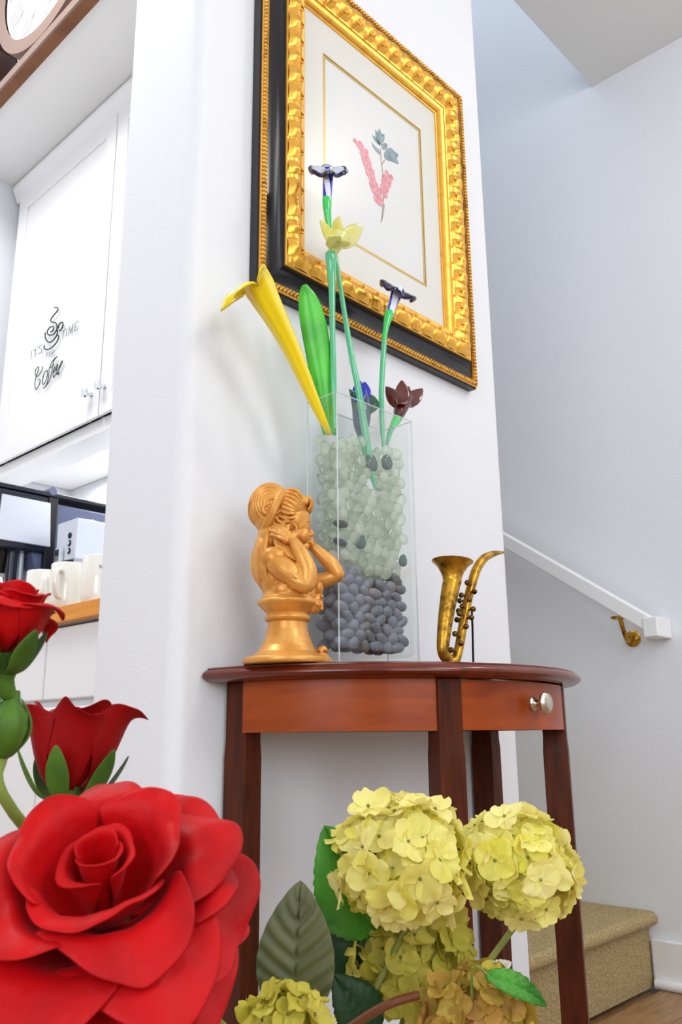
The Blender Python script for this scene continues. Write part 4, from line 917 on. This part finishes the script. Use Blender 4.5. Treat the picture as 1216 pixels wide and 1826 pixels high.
# hair
h = BB()
h.e((-33, 0, 284), (40, 40, 43), 18); h.e((2, 0, 284), (34, 39, 34)); h.e((-36, 0, 262), (26, 34, 30))
h.e((-45, 0, 186), (19, 35, 50)); h.e((-34, 0, 226), (22, 33, 28))
for s_ in (-1, 1):
    for k in range(7):                        # the bun: locks that sweep round in arcs and coil under
        pts = []; rr = []
        for j in range(11):
            t_ = rad(28+j*29+k*4); rd_ = (.20+.132*k)*(1+.05*sin(t_*2+k))
            cu, cw = .04+rd_*cos(t_), -.05+rd_*sin(t_)
            q_ = 1-cu*cu-cw*cw
            if q_ < 0: cu, cw, q_ = cu/sqrt(1-q_), cw/sqrt(1-q_), 0
            pts.append((-33-40*cu*-1, s_*40*sqrt(q_), 284+43*cw)); rr.append(3.0 if 0 < j < 10 else 1.8)
        h.c(pts, rr, 8)
    h.c([(-38, s_*40, 280), (-46, s_*39, 273), (-44, s_*39, 263), (-36, s_*39.5, 262)], (3.4, 3.2, 3, 2.2), 8)
    for k in range(10):                       # locks combed forward from the band to the temple
        f = k/9
        a = V((-1-32*f, s_*(22+13*sin(pi*min(1, f*1.2+.1))), 310-68*f)); b_ = V((31-19*min(1, f/.4), s_*(22+11*min(1, f*1.6)), 292-42*f)) if f < .75 else V((12-(f-.75)*70, s_*33, 258-(f-.75)*60))
        md = a.lerp(b_, .5)+V((0, s_*(8-3*f), 5-8*f))
        q1 = a.lerp(b_, .22)+V((0, s_*5, 4)); q2 = a.lerp(b_, .8)+V((0, s_*5, -1))
        h.c([a, q1, md, q2, b_], (2.8, 3.5, 3.7, 3.1, 1.6), 8)
    h.c([(8, s_*32, 246), (13, s_*31, 240), (12, s_*30.5, 233), (7, s_*31.5, 234)], (2.0, 2.2, 1.9, 1.2), 7)
    for k in range(7):                       # long hair down the back
        f = k/6; y = s_*(2.5+32*f)
        h.c([(-48+14*f, y*.8, 240), (-57+17*f, y*.95, 214), (-63+21*f+1.5*sin(k*2), y*1.04, 188), (-61+20*f, y*1.02+1.5*cos(k), 162), (-50+14*f+2*sin(k*3), y*.9, 140-2*(k % 3))], (2.8, 3.6, 4.0, 3.8, 2.6), 8)
    for k in range(7): h.c([(-26+k*4, s_*32, 222-k*2), (-24+k*5, s_*37, 208-k*3), (-18+k*5.5, s_*40, 195-k*3.4)], (2.6, 2.8, 1.6), 7)
for k in range(9):                            # curls of the fringe
    y = -27+k*6.75; e_ = 1-(abs(k-4)/5)**2
    h.e((24+9*e_, y*.95, 289+4*e_), (9, 5.2, 8.5), 20, 14, 10)
    h.c([(14, y*.9, 311-abs(y)*.25), (26, y, 306-abs(y)*.3), (36+7*e_, y*.95, 294), (37+6*e_, y*.95+3, 282), (32+7*e_, y*.95+4, 276)], (2.4, 3.0, 3.0, 2.6, 1.6), 8)
for k in range(12): h.c([(-10, -30+k*5.4, 316-((k-5.5)**2)*.55), (8, -30+k*5.4, 318-((k-5.5)**2)*.6), (24, -28+k*5.1, 308-((k-5.5)**2)*.5)], (2.4, 3.2, 2.4), 7)
fused('hair', h, 0.85, 1, 0.4)
# headband, a ribbon tilted over the crown
hb = BB(); ring = []
bc0 = V((-26, 0, 274)); bd = V((-36, 0, -80)).normalized(); bn = V((bd.z, 0, -bd.x))
for k in range(49):
    a = 2*pi*k/48
    c_ = bc0+bd*(-46*cos(a))+V((0, 1, 0))*(43*sin(a))
    out_ = (bd*(-cos(a))+V((0, 1, 0))*sin(a)).normalized()
    ring.append([bw(c_+bn*p+out_*q) for p, q in ((-7.5, -3), (-7.5, .5), (-5, 2.4), (-2.5, 1.2), (0, 2.6), (2.5, 1.2), (5, 2.4), (7.5, .5), (7.5, -3))])
hb.loft(ring, cap=False); obj('headband', hb, BUST, bu, angle=60)

# ------------------------------------------------------------------ miniature saxophone
sx = thing('saxophone_ornament', (1.012, 0.745, 0.7502), 'small aged brass saxophone ornament at the right of the table', 'ornament')
SXY = 0.752
def sp(pts, r): return [tuple(p)+(x,) for p, x in zip(pts, r)]
q = smooth_path(sp(((1.0130, 0.7480, 0.7639), (1.0040, 0.7480, 0.7714), (1.0023, 0.7480, 0.7859), (1.0118, 0.7480, 0.8259), (1.0260, 0.7480, 0.8692), (1.0326, 0.7480, 0.8836)), [x/1225 for x in (10.5, 11, 11.5, 14, 16.5, 17)]), 6)
bl = MB().tube([p[:3] for p in q], [p[3] for p in q], 24)
obj('bell_tube', bl, BRASS, sx)
ba = V((1.0311, 0.7480, 0.8817)); bz = V((1.0347, 0.7480, 0.9114))-ba; fr_ = frame_of(bz+V((0, 0, .006)), (1, 0, 0)); hb_ = bz.length
pr2 = [(17/1225, -.002), (17.5/1225, hb_*.15), (21/1225, hb_*.42), (29/1225, hb_*.78), (38/1225, hb_), (38.6/1225, hb_*1.03), (36.5/1225, hb_), (27/1225, hb_*.72), (15/1225, hb_*.3), (13/1225, 0)]
obj('bell', MB().lathe(pr2, ba, 40, fr_, cap=False), BRASS, sx, angle=60)
q = smooth_path(sp(((1.0105, 0.7480, 0.7670), (1.0154, 0.7460, 0.7598), (1.0254, 0.7440, 0.7643), (1.0366, 0.7440, 0.7846), (1.0493, 0.7440, 0.8204), (1.0637, 0.7440, 0.8558), (1.0797, 0.7440, 0.8880), (1.0937, 0.7440, 0.9101), (1.1153, 0.7440, 0.9283), (1.1449, 0.7440, 0.9399), (1.1716, 0.7440, 0.9456)), [x/1225 for x in (9, 9, 9, 8.6, 8.4, 8.6, 9.2, 9.0, 8.2, 5.6, 2.2)]), 6)
obj('body_tube', MB().tube([p[:3] for p in q], [p[3] for p in q], 18), BRASS, sx)
vd = V((0.81, 0.588, 0)); rt = V((0.588, -0.81, 0))
for kx, base in (((1.0416, 0.7280, 0.8778), (1.0733, 0.7420, 0.8808)), ((1.0594, 0.7280, 0.8663), (1.0678, 0.7420, 0.8680)), ((1.0395, 0.7240, 0.8518), (1.0608, 0.7420, 0.8544)), ((1.0245, 0.7270, 0.8406), (1.0556, 0.7420, 0.8436)), ((1.0528, 0.7270, 0.8392), (1.0582, 0.7420, 0.8396)),
                 ((1.0166, 0.7270, 0.8291), (1.0502, 0.7420, 0.8304)), ((1.0473, 0.7270, 0.8261), (1.0528, 0.7420, 0.8264)), ((1.0277, 0.7240, 0.8109), (1.0459, 0.7420, 0.8124)), ((1.0061, 0.7290, 0.7991), (1.0391, 0.7420, 0.7978)), ((1.0132, 0.7240, 0.7855), (1.0354, 0.7420, 0.7860)), ((1.0072, 0.7380, 0.7765), (1.0304, 0.7440, 0.7760)),
                 ((1.0581, 0.7520, 0.8638), (1.0670, 0.7460, 0.8615)), ((1.0573, 0.7550, 0.8555), (1.0664, 0.7460, 0.8537)), ((1.0490, 0.7520, 0.8389), (1.0592, 0.7460, 0.8367)), ((1.0437, 0.7520, 0.8249), (1.0523, 0.7460, 0.8226))):
    kx, base = V(kx), V(base); d = (kx-base).normalized(); kb = MB().tube([base, kx-d*.002], .0017, 8)
    kb.lathe([(.0022, -.0035), (.0038, -.003), (.0043, -.0005), (.0038, .0015), (.0025, .003), (.0004, .0034)], kx, 14, frame_of(d, (0.3, 0.2, 1)))
    obj('key', kb, BRASSD, sx)
obj('support_rod', MB().tube([(1.0990, 0.7620, 0.8483), (1.1015, 0.7640, 0.8181), (1.1017, 0.7660, 0.7604)], .0017, 8), IRON, sx)
obj('stand_foot', MB().tube([(1.006, .7645, .7512), (1.02, .742, .7512), (1.05, .766, .7512)], .0012, 6), IRON, sx)

# ------------------------------------------------------------------ bouquet in the foreground
ROSE = mat('red_fabric_petal', S(206, 6, 14), 0.5, spec=0.25, sheen=0.04, bump=(120, 0.35, 0.002), var=(S(170, 2, 8), 26, 0.4, 0.65))
for l_ in list(ROSE.node_tree.nodes):
    if l_.bl_idname == 'ShaderNodeBsdfPrincipled': l_.inputs['Sheen Tint'].default_value = (1, .75, .8, 1)
translucent(ROSE, 0.12)
DROSE = translucent(mat('dark_red_fabric_petal', S(158, 4, 10), 0.55, spec=0.2, sheen=0.02, bump=(120, 0.3, 0.002), var=(S(150, 8, 16), 26, 0.4, 0.65)), 0.12)
SEP = translucent(mat('rose_sepal', S(84, 128, 36), 0.6, bump=(90, 0.5, 0.002), var=(S(60, 100, 26), 40, 0.4, 0.65)), 0.15)
STEM = mat('flower_stem', S(120, 140, 56), 0.6, var=(S(150, 150, 76), 40, 0.4, 0.65))
TWIG = mat('brown_stem', S(112, 62, 28), 0.6)
LEAFB = translucent(mat('bright_leaf', S(92, 176, 62), 0.45, var=(S(50, 122, 38), 24, 0.4, 0.65)), 0.2)
LEAFO = translucent(mat('olive_leaf', S(108, 112, 76), 0.55, var=(S(84, 92, 60), 24, 0.4, 0.65)), 0.1)
LEAFD = translucent(mat('dark_leaf', S(42, 82, 44), 0.5, var=(S(30, 60, 34), 24, 0.4, 0.65)), 0.1)
HYD = translucent(random_tint(mat('hydrangea_petal', S(250, 244, 128), 0.5, var=(S(238, 232, 84), 30, 0.4, 0.65)), S(253, 242, 180), 0, 0.7), 0.35)
HYDG = translucent(random_tint(mat('green_hydrangea_petal', S(216, 208, 78), 0.6, var=(S(196, 186, 60), 30, 0.4, 0.65)), S(232, 218, 110), 0, 0.8), 0.3)
HYDB = translucent(random_tint(mat('tan_hydrangea_petal', S(214, 198, 74), 0.6, var=(S(186, 160, 60), 30, 0.4, 0.65)), S(206, 140, 84), 0, 0.75), 0.25)
HCEN = mat('floret_centre', S(120, 124, 60), 0.6)
POT = V((0.60, 0.57, 0.0))
pot = thing('planter', POT, 'white ceramic planter holding the bouquet', 'planter')
obj('planter_body', MB().lathe([(.001, 0.001), (.105, 0), (.11, .006), (.135, .33), (.137, .345), (.129, .345), (.122, .30), (.001, .30)], POT, 48, cap=False), MUG, pot)
STEMPTS = {}
def stem_to_pot(start, d, k, r, par, m_=STEM):
    a = rad(k*47); e = POT+V((.06*cos(a), .06*sin(a), .302)); s_ = V(start); d = V(d).normalized()
    pts = smooth_path([s_, s_+d*0.045, (s_+d*.05).lerp(e, .55), e], 8)
    STEMPTS[par.name] = [V(p) for p in pts]
    return obj('stem', MB().tube(pts, r, 10), m_, par)
def rose_petal(C, fr, phi, w_, R_, H_, curl, seed, m_, par, point=0.0, z0=0.0, cup=1.3, rex=.62, nu=27, nv=17, ruf=0.08):
    rnd = random.Random(seed); p1, p2, p3 = rnd.uniform(0, 6.3), rnd.uniform(0, 6.3), rnd.uniform(-.15, .15)
    def fn(u, v):
        s_ = (u-0.5)*2
        vv = v*(1-0.20*abs(s_)**2.6+point*max(0, 1-abs(s_)*1.5)**2)
        r = R_*(vv**rex); z = H_*(vv**cup)
        if vv > .66:
            q = ((vv-.66)/.34)**2*curl; r += q*R_*.30*(1+.3*sin(s_*2+p1)); z -= q*(.30*H_+.18*R_)
        r += ruf*R_*vv**3*(sin(s_*4.2+p1)+.5*sin(s_*7+p2)); z += ruf*.8*R_*vv**3*sin(s_*5+p2)+.018*R_*vv*vv*sin(s_*17+p2)*(1-.5*abs(s_))
        hw = w_*(0.42+0.58*sin(min(pi/2, vv*1.9)))
        th = phi+s_*hw+p3*vv
        return C+fr @ V((r*cos(th), r*sin(th), z0+z))
    return obj('petal', MB().grid(fn, nu, nv), m_, par, solid=.0009, sub=1)
def rose(name, C, axis, layers, label, m_, up=(0, 0, 1), ruf=.08):
    t = thing(name, C, label, 'rose'); fr = frame_of(axis, up); C = V(C); k = 0
    for (n, R_, H_, w_, curl, z0, ph, point, cup, rex) in layers:
        for i in range(n):
            k += 1; rose_petal(C, fr, ph+2*pi*i/n+random.uniform(-.12, .12), w_*random.uniform(.92, 1.08), R_*random.uniform(.95, 1.05), H_*random.uniform(.94, 1.05), curl, k*13+int(R_*9999), m_, t, point, z0, cup, rex, ruf=ruf)
    return t, fr
# the big rose: camera-side bloom, facing up and into the room
vr = V((0.6001, 0.9418, 0.4708))-V((0, 0, .66)); vr.normalize(); rgt = V((vr.y, -vr.x, 0)).normalized()
RC = V((0.2464, 0.3964, 0.5741))
RA = -vr*0.70+V((0, 0, 0.76))-rgt*0.10
t, fr = rose('red_rose', RC, RA, [
    (2, .0100, .053, 1.75, .5, 0, 0.4, 0, 0.9, .5), (2, .0165, .052, 1.45, .6, 0, 2.0, 0, 0.9, .5), (3, .036, .052, 1.16, .45, 0, 1.15, 0.05, 1.0, .5),
    (4, .046, .046, 1.02, .8, 0, 0.45, 0.05, 1.1, .55), (5, .056, .034, .90, .9, 0, 0.1, 0.04, 1.3, .58), (5, .0625, .016, .92, .7, -.004, 0.75, 0.04, 1.5, .58), (6, .064, -.012, .80, .3, -.008, 0.2, 0.02, 1.2, .55)], 'huge open red fabric rose in the foreground', ROSE)
obj('calyx', MB().lathe([(.004, -.02), (.012, -.012), (.013, -.004), (.006, .004)], RC, 16, fr), SEP, t)
stem_to_pot(RC+(fr @ V((0, 0, -.016))), fr @ V((0, 0, -1)), 0, .0035, t)
def sepals(C, fr, n, L, w_, par, out, drop=0.0, ph=0.0, m_=SEP, z0=0.0, name='sepal'):
    for i in range(n):
        a = ph+2*pi*i/n
        def fn(u, v):
            s_ = (u-.5)*2; hw = w_*sin(pi*(.12+.86*v))**.8/max(.003, out(v))
            return V(C)+fr @ V((out(v)*cos(a+s_*hw), out(v)*sin(a+s_*hw), z0+L*v-drop*v*v))
        obj(name, MB().grid(fn, 7, 12), m_, par, solid=.0009, sub=1)
# rose at the left edge, seen from below with a round green calyx
C2 = V((0.2156, 0.4620, 0.7044)); A2 = V((0, 0, 1))+rgt*.12-vr*.10
t, fr = rose('red_rose', C2, A2, [(3, .010, .038, 1.5, .2, .004, .2, 0, .9, .4), (3, .017, .040, 1.25, .4, .002, .9, 0, .8, .35), (4, .023, .036, 1.05, .7, 0, 0.35, .06, .8, .35), (2, .021, .030, .75, 1.0, 0, 1.35, .12, .8, .4)],
             'red rose at the left edge above a round green calyx', ROSE)
sepals(C2, fr, 5, .026, .0075, t, lambda v: .0065+.0150*max(0, v)**.5, ph=.55, z0=-.010)
CB = V((0.2235, 0.4683, 0.6660))
cx_ = MB(); cx_.lathe([(.0035, .020), (.0048, .014), (.0105, .008), (.0118, 0), (.0105, -.008), (.006, -.0145), (.003, -.018)], CB, 20, fr)
obj('calyx', cx_, SEP, t)
obj('neck', MB().tube(smooth_path([C2+fr @ V((0, 0, .002)), C2.lerp(CB, .45), CB+fr @ V((0, 0, .016))], 4), [.0075]*3+[.005]*3+[.0042]*3, 12), SEP, t)
sepals(CB, fr, 4, .032, .006, t, lambda v: .004+.0092*sin(pi*min(1, v*.95+.03)), ph=.9, z0=-.016, m_=SEP)
stem_to_pot(CB+fr @ V((0, 0, -.016)), V((0.2379, 0.4653, 0.6340))-CB, 1, .0032, t)
# rose behind the big one, seen from the side
C3 = V((0.3243, 0.5755, 0.6181)); A3 = V((0, 0, 1))+rgt*.06+vr*.12
t, fr = rose('red_rose', C3, A3, [(3, .016, .056, 1.5, .15, .004, .2, 0, .8, .3), (3, .030, .064, 1.1, .2, .002, 2.9, .08, .75, .3), (5, .037, .064, .84, .18, 0, 1.75, .26, .75, .3)],
             'dark red rose seen from the side before the white wall corner', DROSE, ruf=.13)
sepals(C3, fr, 6, .036, .0085, t, lambda v: .006+.0335*max(0, v)**.42, ph=.2, z0=-.004)
obj('calyx', MB().lathe([(.003, -.018), (.009, -.012), (.012, -.003), (.010, .008), (.004, .012)], C3, 18, fr), SEP, t)
stem_to_pot(C3+fr @ V((0, 0, -.016)), (0.1, -.1, -1), 2, .0033, t)

def leaf(name, base, tip, hw, toward, m_, par, serr=0.06, bend=.12, fold=.25, nv=29, nu=11, vein=.0011):
    base, tip = V(base), V(tip); ax = tip-base; L = ax.length; ax.normalize()
    nrm = (V(toward)-ax*V(toward).dot(ax)).normalized(); sd = ax.cross(nrm)
    def fn(u, v):
        s_ = (u-.5)*2; wv = hw*(sin(pi*(.04+.96*v**.85))**.75)*(1+(serr if int(round(v*(nv-1))) % 2 else 0)*(abs(s_) > .9))
        vn = vein*cos(2*pi*(v*8-abs(s_)*1.7))*(abs(s_) > .05)*min(1, 4*(1-v))
        z = -abs(s_)*fold*-wv+bend*L*sin(pi*v)-abs(s_)**2*.25*wv+vn - (0.0012 if abs(s_) < .05 else 0)
        return base+ax*(L*v)+sd*(s_*wv)+nrm*z
    o = obj(name, MB().grid(fn, nu, nv), m_, par, solid=.0008)
    if par.name in STEMPTS:                    # a short stalk back to the stem
        near = min(STEMPTS[par.name], key=lambda p: (p-base-V((0, 0, -.02))).length)
        obj('leaf_stalk', MB().tube(smooth_path([base+ax*.004, base-ax*.012, base.lerp(near, .55)-ax*.008, near], 4), .0013, 6), STEM, par)
    return o
def floret_mesh(seed, size, m_):
    rnd = random.Random(seed); b = MB()
    for k in range(4):
        a = k*pi/2+rnd.uniform(-.15, .15); cup = rnd.uniform(-.1, .8); L = size*rnd.uniform(.85, 1.12); wd = size*rnd.uniform(.48, .60); tw = rnd.uniform(-.35, .35); rf = rnd.uniform(0, 6)
        def fn(u, v):
            s_ = (u-.5)*2; hw = wd*sin(pi*(.10+.80*v))**.62
            x = L*(.06+.94*v*(1-.10*s_*s_*v)); y = s_*hw; z = cup*L*(v**1.5)*.55+s_*s_*hw*.30*(1-v*.6)+tw*y*v+.10*L*sin(s_*4+rf)*v
            return V((x*cos(a)-y*sin(a), x*sin(a)+y*cos(a), z+.0007*(k % 2)))
        b.grid(fn, 7, 7)
    b.ell((0, 0, .0012), (.0015, .0015, .0015), None, 6, 4, 1)
    return to_mesh('floret', b, [m_, HCEN])
def hydrangea(C, r, n, size, m_, label, seed, axis=(0, 0, 1), low=-.75, squash=1.0):
    C = V(C); t = thing('hydrangea', C, label, 'hydrangea'); rnd = random.Random(seed)
    ms = [floret_mesh(seed*10+i, size, m_) for i in range(5)]
    fr = frame_of(axis)
    for i in range(n):
        zc = 1-(1-low)*(i+.5)/n; rr = sqrt(max(0, 1-zc*zc)); a = i*2.39996+rnd.uniform(-.25, .25)
        d = fr @ V((rr*cos(a), rr*sin(a), zc)); d.normalize()
        nd = (d+V((rnd.uniform(-.5, .5), rnd.uniform(-.5, .5), rnd.uniform(-.3, .5)))*.75).normalized()
        p = C+V((d.x, d.y, d.z*squash))*r*rnd.uniform(.66, 1.03)
        mt_ = M4.Translation(p) @ frame_of(nd).to_4x4() @ M4.Rotation(rnd.uniform(0, 6.28), 4, 'Z') @ M4.Scale(rnd.uniform(.85, 1.15), 4)
        inst(ms[i % 5], 'floret', t, mt_)
    st_ = MB()                                 # pedicels that carry the florets
    for i in range(24):
        zc = 1-(1-low)*(i+.5)/24; rr = sqrt(max(0, 1-zc*zc)); a = i*2.39996
        d = fr @ V((rr*cos(a), rr*sin(a), zc)); st_.tube([C-V((0, 0, r*.6)), C+d*r*.35, C+d*r*.82], .0009, 5)
    obj('pedicels', st_, STEM, t)
    return t
vh = V((0.8288, 0.6894, 0.4993))-V((0, 0, .66)); vh.normalize()
H1 = V((0.6063, 0.5066, 0.5503))
t = hydrangea(H1, .0565, 105, .0185, HYD, 'largest pale yellow hydrangea head, in front of the table legs', 3)
stem_to_pot(H1-V((0, 0, .04)), (vh.x, vh.y, -.55), 3, .003, t)
leaf('leaf', (0.6327, 0.5648, 0.4822), (0.5767, 0.5713, 0.5808), .036, -vh+V((0, 0, .3)), LEAFB, t)
leaf('leaf', (0.6925, 0.5099, 0.5590), (0.6589, 0.5306, 0.5977), .016, -vh+V((0, 0, .5)), LEAFB, t)
H2 = V((0.7214, 0.4646, 0.5388))
t = hydrangea(H2, .0505, 90, .0185, HYD, 'yellow hydrangea head before the right table leg', 4)
stem_to_pot(H2-V((0, 0, .035)), (vh.x, vh.y, -.55), 4, .003, t)
H3 = V((0.6771, 0.5644, 0.4588))
t = hydrangea(H3, .060, 115, .0185, HYDG, 'greener hydrangea head hanging under the largest head', 5)
stem_to_pot(H3-V((0, 0, .03)), (vh.x, vh.y, -.55), 5, .003, t)
leaf('leaf', (0.6209, 0.5544, 0.4042), (0.5862, 0.5706, 0.4575), .022, -vh+V((0, 0, .5)), LEAFD, t)
leaf('leaf', (0.6363, 0.5864, 0.4354), (0.6171, 0.5957, 0.5034), .022, -vh+V((0, 0, .3)), LEAFD, t)
obj('side_stem', MB().tube(smooth_path([(0.6057, 0.4923, 0.4512), (0.5840, 0.5012, 0.4487), (0.5718, 0.5181, 0.4383), (0.5575, 0.5394, 0.4218)], 5), .0038, 8), TWIG, t)
H4 = V((0.4750, 0.5107, 0.4495))
t = hydrangea(H4, .029, 40, .0155, HYDG, 'small yellow green hydrangea beside the huge rose at the bottom', 6)
stem_to_pot(H4-V((0, 0, .02)), (vh.x, vh.y, -.55), 6, .0028, t)
leaf('leaf', (0.5083, 0.5390, 0.4409), (0.5149, 0.5373, 0.5455), .031, -vh+V((0, 0, .15)), LEAFO, t, serr=.0, bend=.05, vein=.0016, nv=61, nu=31)
H5 = V((0.6430, 0.4611, 0.4297))
t = hydrangea(H5, .040, 60, .018, HYDB, 'olive and tan hydrangea head at the bottom right of the bouquet', 7)
stem_to_pot(H5-V((0, 0, .03)), (vh.x, vh.y, -.55), 7, .0028, t)
leaf('leaf', (0.6184, 0.4327, 0.4741), (0.6612, 0.4050, 0.4479), .0105, -vh+V((0, 0, .8)), LEAFB, t, serr=.02)
leaf('bract', (0.6744, 0.4708, 0.4556), (0.6869, 0.4530, 0.4676), .0075, -vh+V((0, 0, .6)), mat('pale_bract', S(224, 220, 206), 0.6), t, serr=0)
